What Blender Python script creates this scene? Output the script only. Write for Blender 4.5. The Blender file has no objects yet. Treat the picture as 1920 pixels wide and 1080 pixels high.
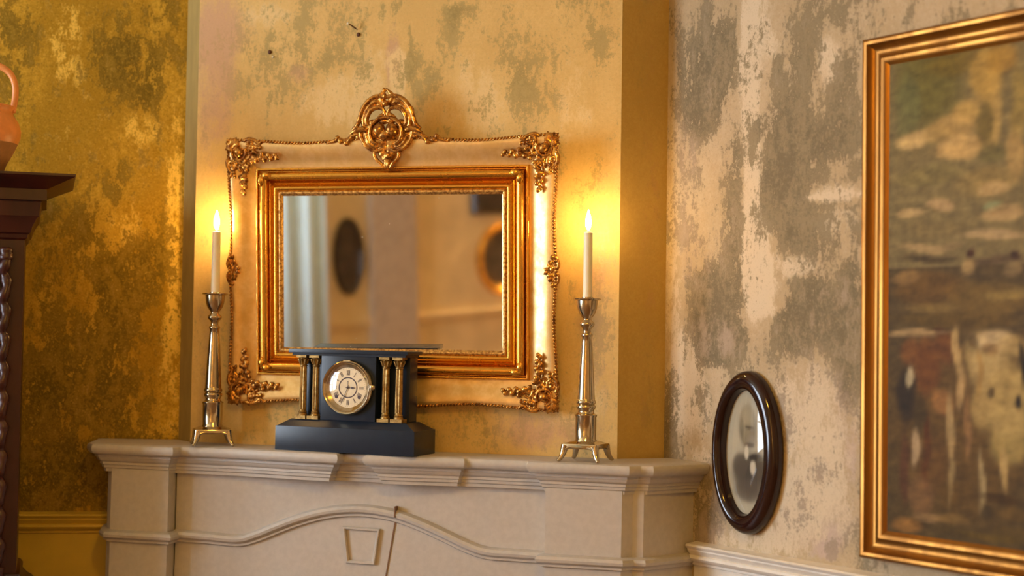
import bpy, bmesh, math, random
from math import sin, cos, pi, radians, sqrt, atan2, exp
from mathutils import Vector, Matrix, noise
random.seed(7)
S = bpy.context.scene
COL = S.collection

# ---------------------------------------------------------------- camera, world, lights, exposure
cam_d = bpy.data.cameras.new('camera')
cam = bpy.data.objects.new('camera', cam_d); COL.objects.link(cam)
cam_d.sensor_width = 36.0
cam_d.lens = 52.5
cam_d.clip_start = 0.05
YAW, ROLL, PITCH = radians(13.7), 0.0148, math.atan(98/2800)
fw = Vector((-sin(YAW)*cos(PITCH), cos(YAW)*cos(PITCH), sin(PITCH)))
r0 = Vector((cos(YAW), sin(YAW), 0)); u0 = r0.cross(fw)
rt = r0*cos(ROLL)+u0*sin(ROLL); up = u0*cos(ROLL)-r0*sin(ROLL)
M = Matrix((rt, up, -fw)).transposed().to_4x4()
M.translation = Vector((1.2593, -3.8563, 1.4506))
cam.matrix_world = M
cam_d.dof.use_dof = True
cam_d.dof.focus_distance = 3.86
cam_d.dof.aperture_fstop = 1.5
S.camera = cam

w = bpy.data.worlds.new('world'); S.world = w; w.use_nodes = True
w.node_tree.nodes['Background'].inputs[0].default_value = (0.55, 0.7, 1.0, 1)
w.node_tree.nodes['Background'].inputs[1].default_value = 0.6

S.view_settings.view_transform = 'Standard'
S.view_settings.look = 'None'
S.view_settings.exposure = 0.0
S.view_settings.gamma = 1.0
S.view_settings.use_curve_mapping = False

def area(name, loc, to, sx, sy, power, color):
    d = bpy.data.lights.new(name, 'AREA'); d.shape = 'RECTANGLE'; d.size = sx; d.size_y = sy
    d.energy = power; d.color = color
    o = bpy.data.objects.new(name, d); COL.objects.link(o); o.location = loc
    o.rotation_euler = (Vector(to)-Vector(loc)).to_track_quat('-Z', 'Z').to_euler()
    return o
# daylight outside the window in the far left wall
P1 = Vector((-2.710, -0.754, 0)); P2 = Vector((-3.0, -3.4, 0)); P3 = Vector((-0.36, -6.92, 0))
WD = (P2-P1).normalized(); WN = Vector((-WD.y, WD.x, 0))          # WN points into the room
WIN_A, WIN_B, WIN_Z0, WIN_Z1 = 0.60, 2.25, 0.75, 2.85
wc = P1+WD*(WIN_A+WIN_B)/2-WN*0.22+Vector((0, 0, (WIN_Z0+WIN_Z1)/2))
area('daylight', wc, wc+WN, WIN_B-WIN_A, WIN_Z1-WIN_Z0, 240, (0.78, 0.88, 1.0))
LAMP = Vector((0.9, -2.3, 2.62))
ld = bpy.data.lights.new('ceiling_bulb', 'POINT'); ld.energy = 42; ld.color = (1.0, 0.57, 0.07); ld.shadow_soft_size = 0.09
lo = bpy.data.objects.new('ceiling_bulb', ld); COL.objects.link(lo); lo.location = LAMP

SC = P2+(P3-P2).normalized()*3.75+Vector((.8, .6, 0))*.16+Vector((0, 0, 1.95))  # added lamp, out of view, to brighten the wall reflected in the mirror
sd = bpy.data.lights.new('added_bulb', 'POINT'); sd.energy = 180; sd.color = (1.0, 0.66, 0.28); sd.shadow_soft_size = 0.03
so = bpy.data.objects.new('added_bulb', sd); COL.objects.link(so); so.location = SC

# ---------------------------------------------------------------- wall frames (metres)
RW0, RD, RN = Vector((.715, .108, 0)), Vector((.751, -.66, 0)).normalized(), Vector((-.66, -.751, 0)).normalized()
LW0, LD, LN = Vector((-.671, .071, 0)), Vector((-.927, -.375, 0)).normalized(), Vector((.375, -.927, 0)).normalized()
STAIN_SHADOW_BREAST=[(-0.301,2.311,0.234,0.089,0.34,0,0),(-0.393,2.165,0.111,0.09,0.3,0,0),(-0.204,2.16,0.085,0.074,0.4,0.1,0),(-0.174,2.24,0.093,0.074,0.2,0,0),(-0.107,2.135,0.028,0.066,0.62,0,0),(0.029,2.241,0.015,0.066,0.6,0,0),(0.05,2.16,0.068,0.058,0.66,0,0),(0.175,2.28,0.104,0.101,0.32,0.0,0),(0.145,2.339,0.045,0.017,0.5,0,0),(-0.015,2.36,0.046,0.018,0.6,0,0),(0.37,2.102,0.08,0.107,0.5,0,0),(0.303,2.175,0.073,0.1,0.3,0,0),(0.527,2.268,0.057,0.128,0.4,0,0),(-0.472,2.122,0.08,0.18,0.3,0.1,0),(-0.036,2.277,0.023,0.012,0.6,0,0),(0.138,2.303,0.012,0.036,0.5,0,0),(-0.555,2.215,0.057,0.256,0.15,0.55,0),(-0.027,2.214,0.018,0.088,0,0.75,0),(-0.298,2.185,0.031,0.027,0.0,0.6,0),(-0.004,2.169,0.021,0.058,0.0,0,1.0),(-0.171,2.1,0.093,0.074,-0.5,0,0.5),(0.223,2.076,0.089,0.079,-0.5,0,0.5),(0.192,2.193,0.059,0.058,-0.3,0,0.2),(-0.081,2.201,0.054,0.088,-0.2,0,0.3),(-0.509,2.311,0.096,0.09,0.0,0.35,0),(-0.397,2.345,0.079,0.037,-0.3,0,0.4),(0.486,2.07,0.043,0.142,-0.1,0.2,0.4),(0.281,1.206,0.245,0.056,0.42,0.25,0),(-0.403,1.201,0.141,0.088,0.25,0,0),(0.537,1.451,0.064,0.306,0.3,0.35,0),(0.49,1.282,0.085,0.07,-0.2,0.0,0.4),(0.562,1.745,0.035,0.14,0.1,0.3,0.2),(-0.551,1.346,0.04,0.237,0.1,0.3,0),(0.397,1.21,0.1,0.042,0.2,0.4,0),(-0.673,2.37,0.049,0.091,0.2,0,0),(0.134,2.078,0.067,0.087,0.45,0,0)]  # last olive patch paints the crest's cast shadow, among the real stains
STAIN_LEFT=[(0.482,2.257,0.073,0.106,0.75,0,0),(0.418,2.336,0.088,0.061,0.3,0,0),(0.232,2.26,0.082,0.107,0.85,0,0),(0.157,2.194,0.074,0.092,0.6,0,0),(0.299,2.265,0.037,0.046,0.5,0,0),(0.077,2.32,0.075,0.108,0.45,0,0),(0.355,2.155,0.044,0.046,0.6,0,0),(0.328,2.263,0.052,0.092,-0.5,0,0.4),(0.425,2.016,0.058,0.091,0.3,0,0),(0.192,2.116,0.089,0.076,0.2,0,0),(0.102,2.089,0.037,0.092,0.6,0,0),(0.123,2.042,0.045,0.046,-0.4,0,0.5),(0.187,1.902,0.03,0.076,0.6,0,0),(0.276,1.945,0.118,0.091,0.15,0,0),(0.288,1.823,0.103,0.106,0.3,0,0),(0.064,1.738,0.067,0.137,0.8,0,0),(0.105,1.554,0.104,0.137,0.85,0,0),(0.021,1.8,0.024,0.306,-0.6,0,0.6),(0.212,1.719,0.104,0.076,0.35,0,0),(0.36,1.76,0.073,0.121,0.5,0,0),(0.389,1.458,0.073,0.195,0.6,0,0),(0.221,1.491,0.089,0.091,0.6,0,0),(0.239,1.612,0.074,0.045,0.5,0,0),(0.276,1.339,0.103,0.12,0.5,0,0),(0.316,1.158,0.176,0.165,0.8,0,0),(0.225,1.038,0.147,0.105,0.9,0,0),(0.399,1.008,0.087,0.09,0.9,0,0),(0.13,1.356,0.089,0.076,0.35,0,0),(0.172,1.265,0.089,0.075,0.5,0,0),(0.026,1.342,0.03,0.197,-0.2,0,0.4),(0.067,1.205,0.089,0.045,0.1,0,0.1),(0.013,2.107,0.015,0.23,0.4,0,0),(0.161,1.75,0.059,0.061,-0.5,0,0.4)]
STAIN_RIGHT=[(0.161,2.257,0.119,0.112,0.65,0.1,0),(0.101,2.126,0.092,0.085,0.6,0.1,0),(0.241,2.176,0.068,0.082,0.55,0,0),(0.153,2.064,0.07,0.07,0.8,0.1,0),(0.063,1.891,0.073,0.127,0.1,0.35,0.1),(0.029,1.652,0.03,0.493,0.1,0.2,0.5),(0.299,2.181,0.03,0.176,-0.9,0,0.6),(0.346,2.227,0.046,0.094,-0.6,0,0.5),(0.323,1.843,0.028,0.266,-1,0,0.8),(0.344,1.642,0.046,0.106,-0.7,0,0.8),(0.34,1.981,0.011,0.037,1.4,0,0),(0.403,2.132,0.015,0.024,0.8,0,0),(0.43,2.161,0.045,0.079,0.0,0.0,0.3),(0.255,1.875,0.039,0.108,0.75,0.1,0),(0.248,1.726,0.035,0.068,0.5,0.2,0),(0.171,1.565,0.075,0.069,1.0,0.1,0),(0.212,1.51,0.087,0.095,0.75,0.1,0),(0.307,1.603,0.034,0.06,0.9,0,0),(0.128,1.691,0.081,0.083,0.25,0.3,0),(0.361,1.774,0.033,0.093,0.7,0,0),(0.278,1.671,0.027,0.054,0.6,0,0.2),(0.517,2.213,0.085,0.09,0.6,0,0),(0.501,2.086,0.086,0.077,0.5,0,0),(0.629,2.031,0.046,0.088,0.65,0.1,0),(0.636,2.181,0.049,0.075,0.3,0,0),(0.578,2.127,0.037,0.063,-0.5,0,0.6),(0.432,1.991,0.071,0.052,0.7,0,0),(0.486,1.895,0.103,0.077,0.75,0,0),(0.433,1.873,0.053,0.065,0.6,0,0),(0.588,1.948,0.082,0.05,0.4,0,0.1),(0.655,1.879,0.04,0.074,0.55,0,0),(0.59,1.803,0.114,0.015,-0.8,0,0.6),(0.523,1.725,0.093,0.076,0.85,0,0),(0.452,1.768,0.044,0.065,0.7,0,0),(0.607,1.733,0.065,0.037,-0.2,0.0,0.5),(0.656,1.694,0.048,0.074,0.6,0,0),(0.49,1.548,0.077,0.064,0.8,0.1,0),(0.437,1.484,0.07,0.058,0.8,0.1,0),(0.592,1.559,0.082,0.075,0.6,0.2,0),(0.658,1.509,0.04,0.098,0.7,0.1,0),(0.543,1.459,0.084,0.044,0.6,0.1,0),(0.643,1.386,0.048,0.068,0.75,0.1,0),(0.632,1.299,0.026,0.074,0.8,0.2,0),(0.658,1.19,0.016,0.055,0.5,0.4,0),(0.382,1.562,0.045,0.052,-0.5,0,0.6),(0.489,1.637,0.069,0.026,-0.3,0,0.5),(0.172,1.455,0.089,0.055,0.6,0.3,0),(0.271,1.456,0.048,0.04,0.6,0.1,0),(0.348,1.378,0.037,0.033,0.3,0.0,0.3),(0.093,1.343,0.061,0.111,0.1,0.1,0.9),(0.528,1.231,0.117,0.151,-0.6,0.5,0.6),(0.495,1.052,0.151,0.076,-0.6,0.6,0.5),(0.316,0.955,0.163,0.026,-0.3,0.3,0.5),(0.168,1.059,0.044,0.075,0.7,0.3,0),(0.219,1.024,0.027,0.067,0.6,0.4,0),(0.197,1.13,0.028,0.041,0.5,0.3,0),(0.16,0.963,0.032,0.034,0.6,0.4,0),(0.598,0.994,0.026,0.031,0.9,0.5,0),(0.573,0.967,0.036,0.015,0.6,0.6,0),(0.501,1.299,0.043,0.018,0.5,0.2,0),(0.009,1.256,0.03,0.099,0.5,0,0.0),(0.155,1.263,0.04,0.068,0.1,0.2,0.3),(0.368,1.261,0.072,0.078,-0.4,0.3,0.4),(0.137,1.152,0.05,0.027,-0.3,0,0.4)]
CANVAS_DABS=[(0.886,2.032,0.099,0.105,(0.092,0.078,0.009),0.8),(0.827,1.981,0.037,0.083,(0.101,0.101,0.033),0.7),(0.957,2.069,0.082,0.035,(0.111,0.07,0.003),0.7),(1.039,2.023,0.042,0.062,(0.33,0.205,0.041),0.9),(1.079,2.051,0.039,0.033,(0.28,0.154,0.017),0.7),(0.985,1.95,0.038,0.029,(0.334,0.216,0.056),0.9),(0.951,1.92,0.062,0.032,(0.364,0.231,0.07),0.7),(1.053,1.92,0.024,0.067,(0.359,0.235,0.062),0.6),(0.85,1.909,0.051,0.019,(0.405,0.28,0.106),0.9),(0.972,1.872,0.068,0.025,(0.405,0.263,0.089),0.9),(0.915,1.912,0.042,0.023,(0.259,0.17,0.048),0.6),(1.033,1.916,0.024,0.051,(0.099,0.07,0.013),0.9),(1.054,1.853,0.037,0.022,(0.094,0.078,0.021),0.8),(1.119,1.957,0.023,0.077,(0.208,0.145,0.03),0.7),(1.112,1.847,0.026,0.055,(0.339,0.216,0.066),0.6),(0.887,1.822,0.099,0.023,(0.148,0.114,0.036),0.8),(1.04,1.798,0.079,0.028,(0.208,0.142,0.041),0.7),(0.844,1.737,0.044,0.011,(0.339,0.235,0.096),0.8),(0.923,1.755,0.039,0.014,(0.344,0.231,0.101),0.9),(1.06,1.78,0.039,0.013,(0.359,0.243,0.096),0.8),(1.057,1.746,0.021,0.01,(0.151,0.173,0.078),0.8),(1.08,1.728,0.052,0.017,(0.33,0.22,0.089),0.7),(0.902,1.704,0.084,0.019,(0.133,0.096,0.034),0.8),(1.054,1.685,0.091,0.011,(0.316,0.22,0.101),0.8),(0.888,1.664,0.085,0.012,(0.272,0.184,0.078),0.7),(0.888,1.638,0.085,0.01,(0.046,0.028,0.008),0.9),(1.068,1.631,0.077,0.009,(0.066,0.038,0.015),0.9),(0.998,1.647,0.012,0.01,(0.041,0.013,0.003),1),(1.111,1.641,0.015,0.011,(0.038,0.015,0.004),1),(0.998,1.62,0.019,0.018,(0.259,0.173,0.066),0.8),(1.107,1.611,0.023,0.015,(0.205,0.139,0.055),0.7),(0.889,1.577,0.099,0.035,(0.111,0.056,0.008),0.8),(1.042,1.552,0.104,0.039,(0.148,0.089,0.015),0.7),(0.83,1.602,0.044,0.012,(0.247,0.142,0.041),0.7),(0.96,1.508,0.16,0.023,(0.099,0.058,0.008),0.8),(0.896,1.537,0.071,0.012,(0.201,0.128,0.029),0.6),(1.094,1.562,0.064,0.011,(0.239,0.164,0.041),0.6),(0.975,1.282,0.196,0.202,(0.109,0.056,0.009),0.6),(0.86,1.477,0.086,0.008,(0.369,0.247,0.106),0.9),(0.939,1.445,0.039,0.036,(0.114,0.041,0.007),0.95),(0.883,1.404,0.037,0.064,(0.128,0.045,0.007),0.95),(0.838,1.438,0.029,0.026,(0.151,0.055,0.01),0.8),(0.918,1.485,0.017,0.009,(0.068,0.021,0.003),0.7),(0.829,1.344,0.029,0.07,(0.021,0.013,0.006),0.95),(0.837,1.385,0.01,0.026,(0.399,0.33,0.19),0.9),(0.869,1.299,0.02,0.046,(0.04,0.025,0.006),0.8),(0.967,1.44,0.012,0.051,(0.384,0.259,0.096),0.9),(0.975,1.366,0.011,0.045,(0.374,0.243,0.096),0.8),(0.93,1.336,0.031,0.029,(0.267,0.122,0.033),0.7),(1.042,1.419,0.055,0.061,(0.359,0.259,0.096),0.95),(1.095,1.354,0.054,0.066,(0.344,0.243,0.078),0.95),(1.062,1.463,0.049,0.024,(0.442,0.33,0.164),0.9),(1.053,1.447,0.024,0.013,(0.145,0.066,0.01),0.7),(1.036,1.33,0.033,0.055,(0.334,0.231,0.076),0.8),(1.107,1.453,0.038,0.022,(0.339,0.235,0.082),0.8),(1.052,1.355,0.009,0.013,(0.046,0.025,0.006),0.9),(1.121,1.339,0.01,0.017,(0.01,0.005,0.001),1),(1.131,1.415,0.009,0.049,(0.017,0.01,0.002),1),(1.015,1.463,0.013,0.016,(0.068,0.038,0.007),0.8),(1.022,1.396,0.007,0.056,(0.28,0.164,0.041),0.8),(1.102,1.256,0.048,0.046,(0.28,0.205,0.062),0.9),(1.095,1.299,0.051,0.033,(0.359,0.259,0.087),0.7),(0.994,1.283,0.011,0.067,(0.22,0.117,0.038),0.9),(0.947,1.28,0.011,0.079,(0.339,0.235,0.096),0.85),(0.951,1.167,0.008,0.056,(0.28,0.198,0.078),0.8),(1.03,1.174,0.009,0.061,(0.311,0.235,0.106),0.85),(1.09,1.201,0.009,0.049,(0.384,0.267,0.096),0.9),(1.043,1.109,0.013,0.015,(0.058,0.038,0.012),0.8),(0.888,1.219,0.009,0.086,(0.06,0.013,0.001),0.9),(0.856,1.229,0.013,0.041,(0.359,0.259,0.139),0.9),(0.905,1.198,0.042,0.069,(0.109,0.048,0.01),0.5),(0.825,1.18,0.015,0.082,(0.076,0.025,0.01),0.7),(0.87,1.126,0.036,0.046,(0.198,0.101,0.036),0.6),(0.834,1.058,0.041,0.016,(0.243,0.117,0.024),0.8),(0.892,1.082,0.043,0.011,(0.239,0.145,0.056),0.7),(0.962,1.084,0.041,0.013,(0.205,0.122,0.03),0.6),(1.07,1.139,0.052,0.01,(0.043,0.02,0.002),0.8),(1.109,1.116,0.038,0.013,(0.114,0.066,0.013),0.7),(0.962,1.056,0.055,0.009,(0.053,0.034,0.008),0.7),(1.057,1.055,0.077,0.009,(0.114,0.07,0.008),0.7),(0.948,1.133,0.028,0.028,(0.101,0.053,0.008),0.5),(1.109,1.072,0.051,0.017,(0.094,0.058,0.009),0.5)]
PORTRAIT_DABS=[(0.3216,1.2441,0.029,0.0501,(0.106,0.087,0.051),0.85),(0.3214,1.258,0.0244,0.038,(0.359,0.302,0.19),0.95),(0.3252,1.2258,0.025,0.0278,(0.239,0.194,0.114),0.8),(0.3017,1.243,0.0067,0.0233,(0.145,0.119,0.074),0.5),(0.3282,1.2431,0.0145,0.0042,(0.074,0.055,0.036),0.8),(0.3383,1.2312,0.0079,0.0139,(0.198,0.151,0.096),0.6),(0.3353,1.2079,0.0183,0.0162,(0.272,0.227,0.164),0.6),(0.3288,1.2005,0.0164,0.0065,(0.101,0.078,0.055),0.8),(0.3297,1.1289,0.0573,0.0508,(0.07,0.055,0.038),1),(0.327,1.087,0.0457,0.0277,(0.101,0.078,0.055),0.9),(0.2962,1.1494,0.0253,0.0279,(0.087,0.068,0.048),0.9),(0.359,1.1496,0.0259,0.0321,(0.076,0.06,0.041),0.9),(0.3489,1.1719,0.0156,0.0092,(0.041,0.03,0.021),0.8),(0.3191,1.1813,0.0073,0.0162,(0.586,0.517,0.379),1),(0.3414,1.146,0.0092,0.0175,(0.56,0.488,0.359),1),(0.3411,1.169,0.0131,0.0074,(0.037,0.028,0.019),0.95)]

# ---------------------------------------------------------------- materials
def mat(name):
    m = bpy.data.materials.new(name); m.use_nodes = True
    nt = m.node_tree; b = nt.nodes['Principled BSDF']
    return m, nt, b
def node(nt, t, **k):
    n = nt.nodes.new(t)
    for a, v in k.items(): setattr(n, a, v)
    return n
def noise_n(nt, vec, scale, detail=6, rough=.6, lac=2.0):
    n = node(nt, 'ShaderNodeTexNoise'); n.inputs['Scale'].default_value = scale
    n.inputs['Detail'].default_value = detail; n.inputs['Roughness'].default_value = rough
    nt.links.new(vec, n.inputs['Vector']); return n.outputs['Fac']
def coords(nt, scale=(1, 1, 1)):
    t = node(nt, 'ShaderNodeTexCoord'); m = node(nt, 'ShaderNodeMapping'); m.inputs['Scale'].default_value = scale
    nt.links.new(t.outputs['Object'], m.inputs[0]); return m.outputs[0]
def maths(nt, op, a, b=None, c=None, clamp=False):
    n = node(nt, 'ShaderNodeMath', operation=op, use_clamp=clamp)
    for i, x in enumerate((a, b, c)):
        if x is None: continue
        if isinstance(x, (int, float)): n.inputs[i].default_value = x
        else: nt.links.new(x, n.inputs[i])
    return n.outputs[0]
def ramp(nt, f, lo_, hi_, c0=None, c1=None):
    n = node(nt, 'ShaderNodeMapRange'); n.interpolation_type = 'SMOOTHSTEP'
    nt.links.new(f, n.inputs[0]); n.inputs[1].default_value = lo_; n.inputs[2].default_value = hi_
    return n.outputs[0]
def mixc(nt, f, a, b):
    n = node(nt, 'ShaderNodeMix', data_type='RGBA')
    for i, x in ((0, f), (6, a), (7, b)):
        if isinstance(x, (int, float)): n.inputs[i].default_value = x
        elif isinstance(x, tuple): n.inputs[i].default_value = (*x[:3], 1)
        else: nt.links.new(x, n.inputs[i])
    return n.outputs[2]
def bump(nt, b, h, strength=.3, dist=.002):
    n = node(nt, 'ShaderNodeBump'); n.inputs['Strength'].default_value = strength; n.inputs['Distance'].default_value = dist
    nt.links.new(h, n.inputs['Height']); nt.links.new(n.outputs[0], b.inputs['Normal'])
def simple(name, col, rough=.5, metal=0.0, var=.12, scale=20, stretch=(1, 1, 1), bmp=0.0, rvar=0.0):
    m, nt, b = mat(name)
    v = coords(nt, stretch); f = noise_n(nt, v, scale, 6, .6)
    k = ramp(nt, f, .3, .7)
    dark = tuple(max(0, c*(1-var)) for c in col); lite = tuple(min(1, c*(1+var)) for c in col)
    nt.links.new(mixc(nt, k, dark, lite), b.inputs['Base Color'])
    b.inputs['Roughness'].default_value = rough; b.inputs['Metallic'].default_value = metal
    if rvar:
        nt.links.new(maths(nt, 'ADD', maths(nt, 'MULTIPLY', k, rvar), rough-rvar/2), b.inputs['Roughness'])
    if bmp: bump(nt, b, f, bmp)
    return m
def plaster(name, base, base2, olive, olive2, pink, pale, bias=0.0, contrast=.12, mott=.5, amp=1.0, ms=15):
    m, nt, b = mat(name)
    v = coords(nt); vs = coords(nt, (1, 1, .55))
    at = node(nt, 'ShaderNodeAttribute'); at.attribute_name = 'stain'
    sp = node(nt, 'ShaderNodeSeparateColor'); nt.links.new(at.outputs['Color'], sp.inputs[0])
    big = noise_n(nt, vs, 5, 5, .6); mid = noise_n(nt, vs, ms, 12, .80); fine = noise_n(nt, v, 85, 8, .8)
    fine2 = noise_n(nt, v, 190, 4, .7)
    n1 = maths(nt, 'MULTIPLY', maths(nt, 'SUBTRACT', mid, .5), 4.6*amp)
    n2 = maths(nt, 'MULTIPLY', maths(nt, 'SUBTRACT', fine, .5), 2.6)
    n3 = maths(nt, 'MULTIPLY', maths(nt, 'SUBTRACT', big, .5), 2.4)
    s = maths(nt, 'ADD', maths(nt, 'ADD', maths(nt, 'MULTIPLY', sp.outputs[0], 1.0), n1), maths(nt, 'ADD', n2, n3))
    ol = ramp(nt, s, .5-contrast+bias, .5+contrast*2.2+bias)
    colb = mixc(nt, ramp(nt, maths(nt, 'ADD', big, maths(nt, 'MULTIPLY', n2, .35)), .35, .68), base, base2)
    pk = ramp(nt, maths(nt, 'ADD', sp.outputs[1], maths(nt, 'MULTIPLY', n1, .45)), .2, .75)
    colb = mixc(nt, pk, colb, pink)
    pl = ramp(nt, maths(nt, 'ADD', sp.outputs[2], maths(nt, 'MULTIPLY', n1, .5)), .2, .55)
    colb = mixc(nt, pl, colb, pale)
    ocol = mixc(nt, ramp(nt, maths(nt, 'ADD', fine, maths(nt, 'MULTIPLY', n1, .3)), .38, .62), olive, olive2)
    ocol = mixc(nt, maths(nt, 'MULTIPLY', pk, .45), ocol, pink)
    col = mixc(nt, maths(nt, 'MULTIPLY', ol, .92), colb, ocol)
    # speckle: dry, powdery surface grain
    sk = ramp(nt, fine2, .56, .72)
    col = mixc(nt, maths(nt, 'MULTIPLY', sk, mott*.5), col, pale)
    sk2 = ramp(nt, fine2, .46, .30)
    col = mixc(nt, maths(nt, 'MULTIPLY', sk2, mott*.6), col, olive)
    nt.links.new(col, b.inputs['Base Color'])
    b.inputs['Roughness'].default_value = .85; b.inputs['Specular IOR Level'].default_value = .08
    bump(nt, b, maths(nt, 'SUBTRACT', maths(nt, 'ADD', mid, maths(nt, 'MULTIPLY', fine, .5)), maths(nt, 'MULTIPLY', ol, .4)), .35, .003)
    return m
M_BREAST = plaster('worn_plaster', (.68, .46, .17), (.76, .54, .22), (.33, .26, .10), (.46, .35, .14), (.60, .38, .22), (.80, .60, .29), -.04, .16, .5, 1.15)
M_LEFT = plaster('ochre_plaster', (.40, .225, .018), (.64, .38, .04), (.13, .085, .010), (.26, .16, .018), (.5, .29, .06), (.84, .54, .09), .08, .10, 1.0, 1.9, 22)
M_RIGHT = plaster('pale_plaster', (.44, .335, .20), (.50, .395, .26), (.16, .13, .08), (.25, .20, .12), (.50, .385, .31), (.62, .51, .36), -.15, .13, .4, 1.3)
M_RET_R = plaster('return_plaster', (.50, .33, .10), (.56, .38, .12), (.36, .27, .08), (.44, .31, .10), (.54, .31, .15), (.62, .46, .2), .15, .2, .5)
M_RET_L = simple('return_paint', (.36, .25, .07), .8, 0, .12, 30, (1, 1, .3))
M_BACK = simple('beige_plaster', (.80, .60, .32), .85, 0, .08, 6)
M_MANTEL = simple('painted_stone', (.50, .455, .40), .5, 0, .05, 60, bmp=.06)
M_JOINT = simple('joint_gap', (.20, .10, .05), .8)
M_DADO_L = simple('dado_paint_left', (.62, .42, .04), .55, 0, .05, 15)
M_DADO_R = simple('dado_paint_right', (.74, .67, .57), .45, 0, .06, 25, bmp=.05)
M_FLOOR = simple('floor_boards', (.22, .12, .06), .45, 0, .3, 8, (1, 12, 1))
M_CEIL = simple('ceiling_paint', (.75, .64, .42), .9)
M_WHITE = simple('window_paint', (.8, .8, .78), .4)
M_PIER_SHADE = simple('pier_shade', (.50, .39, .29), .7)  # darker tone stands in for shade on a face turned from the window
M_CURT = simple('curtain_cloth', (.70, .88, .96), .9, 0, .05, 10)
M_SOOT_HOLE = simple('soot_and_hole_shade', (.02, .018, .015), .9)  # black for the firebox and for the shade in the jug holes

def gilt(name, hi, lo_, rough, metal, scale=30, stretch=(1, 1, 1), bmp=.15, k0=.35, k1=.65):
    m, nt, b = mat(name); v = coords(nt, stretch)
    f = noise_n(nt, v, scale, 8, .7); k = ramp(nt, f, k0, k1)
    nt.links.new(mixc(nt, k, lo_, hi), b.inputs['Base Color'])
    nt.links.new(maths(nt, 'SUBTRACT', rough+.08, maths(nt, 'MULTIPLY', k, .12)), b.inputs['Roughness'])
    b.inputs['Metallic'].default_value = metal
    bump(nt, b, f, bmp, .0012)
    return m
M_GILT = gilt('gilding', (.84, .45, .08), (.74, .36, .05), .22, .98, 30, (1, 1, 1), .0)
M_BAND = gilt('champagne_gilding', (.86, .60, .26), (.74, .46, .15), .36, .68, 25, (1, 1, 1), .04)
M_ORN = gilt('antique_gilding', (.70, .34, .07), (.16, .05, .010), .26, .85, 70, (1, 1, 1), .25, .36, .62)
M_LIP = gilt('worn_gilding', (.85, .52, .15), (.34, .15, .04), .35, .85, 140, (1, 1, 1), .5, .4, .6)
M_GILT.node_tree.nodes['Bump'].inputs['Strength'].default_value = .03
M_BRASS = gilt('polished_brass', (.70, .60, .42), (.50, .38, .22), .15, 1.0, 14, (1, 1, .3), .04)
M_DULLBRASS = gilt('dull_brass', (.42, .26, .08), (.22, .12, .03), .42, .7, 90, (1, 1, 1), .2)
M_PICT = gilt('gilt_picture_frame', (.30, .125, .016), (.20, .075, .008), .33, .75, 12, (1, 1, .1), .05)
M_BLACK = simple('black_clock_case', (.012, .019, .034), .26, 0, .15, 12)
M_BLACK.node_tree.nodes['Principled BSDF'].inputs['Specular IOR Level'].default_value = .35
M_MAHOG = simple('dark_mahogany', (.040, .007, .004), .36, 0, .35, 14, (1, 1, .12))
M_OVAL = simple('dark_varnished_wood', (.020, .006, .004), .12, 0, .3, 16, (1, 1, .4))
M_TERRA = simple('glazed_terracotta', (.72, .27, .07), .40, 0, .1, 30)
M_TERRA2 = simple('bare_terracotta', (.36, .17, .06), .8, 0, .1, 50)
M_IRON = simple('rusty_iron', (.10, .035, .015), .6, .3)
M_BONE = simple('pale_cap', (.75, .68, .5), .5)
M_NUM = simple('numeral_ink', (.06, .035, .05), .6)
M_DIAL = simple('ivory_dial', (.80, .66, .42), .45, 0, .06, 60)

def wax():
    m, nt, b = mat('candle_wax'); v = coords(nt); f = noise_n(nt, v, 20)
    nt.links.new(mixc(nt, f, (.86, .74, .52), (.92, .82, .62)), b.inputs['Base Color'])
    b.inputs['Subsurface Weight'].default_value = .6; b.inputs['Subsurface Radius'].default_value = (.03, .015, .006)
    b.inputs['Roughness'].default_value = .45
    return m
M_WAX = wax()
def emit(name, col, s):
    m, nt, b = mat(name)
    b.inputs['Base Color'].default_value = (*col, 1); b.inputs['Emission Color'].default_value = (*col, 1); b.inputs['Emission Strength'].default_value = s
    return m
M_FLAME = emit('candle_flame', (1.0, .60, .20), 380)
M_BULB = emit('lamp_glow', (1.0, .6, .26), 6)
def mirror_mat():
    m, nt, b = mat('mirror_glass'); v = coords(nt)
    vo = node(nt, 'ShaderNodeTexVoronoi'); vo.inputs['Scale'].default_value = 34; nt.links.new(v, vo.inputs[0])
    n = noise_n(nt, v, 3, 2)
    d = ramp(nt, maths(nt, 'ADD', vo.outputs['Distance'], maths(nt, 'MULTIPLY', n, .12)), .088, .076)
    nt.links.new(mixc(nt, d, (.95, .94, .92), (.98, .95, .9)), b.inputs['Base Color'])
    nt.links.new(maths(nt, 'SUBTRACT', 1.0, maths(nt, 'MULTIPLY', d, .5)), b.inputs['Metallic'])
    nt.links.new(maths(nt, 'ADD', .03, maths(nt, 'MULTIPLY', d, .5)), b.inputs['Roughness'])
    return m
M_MIRROR = mirror_mat()
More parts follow.
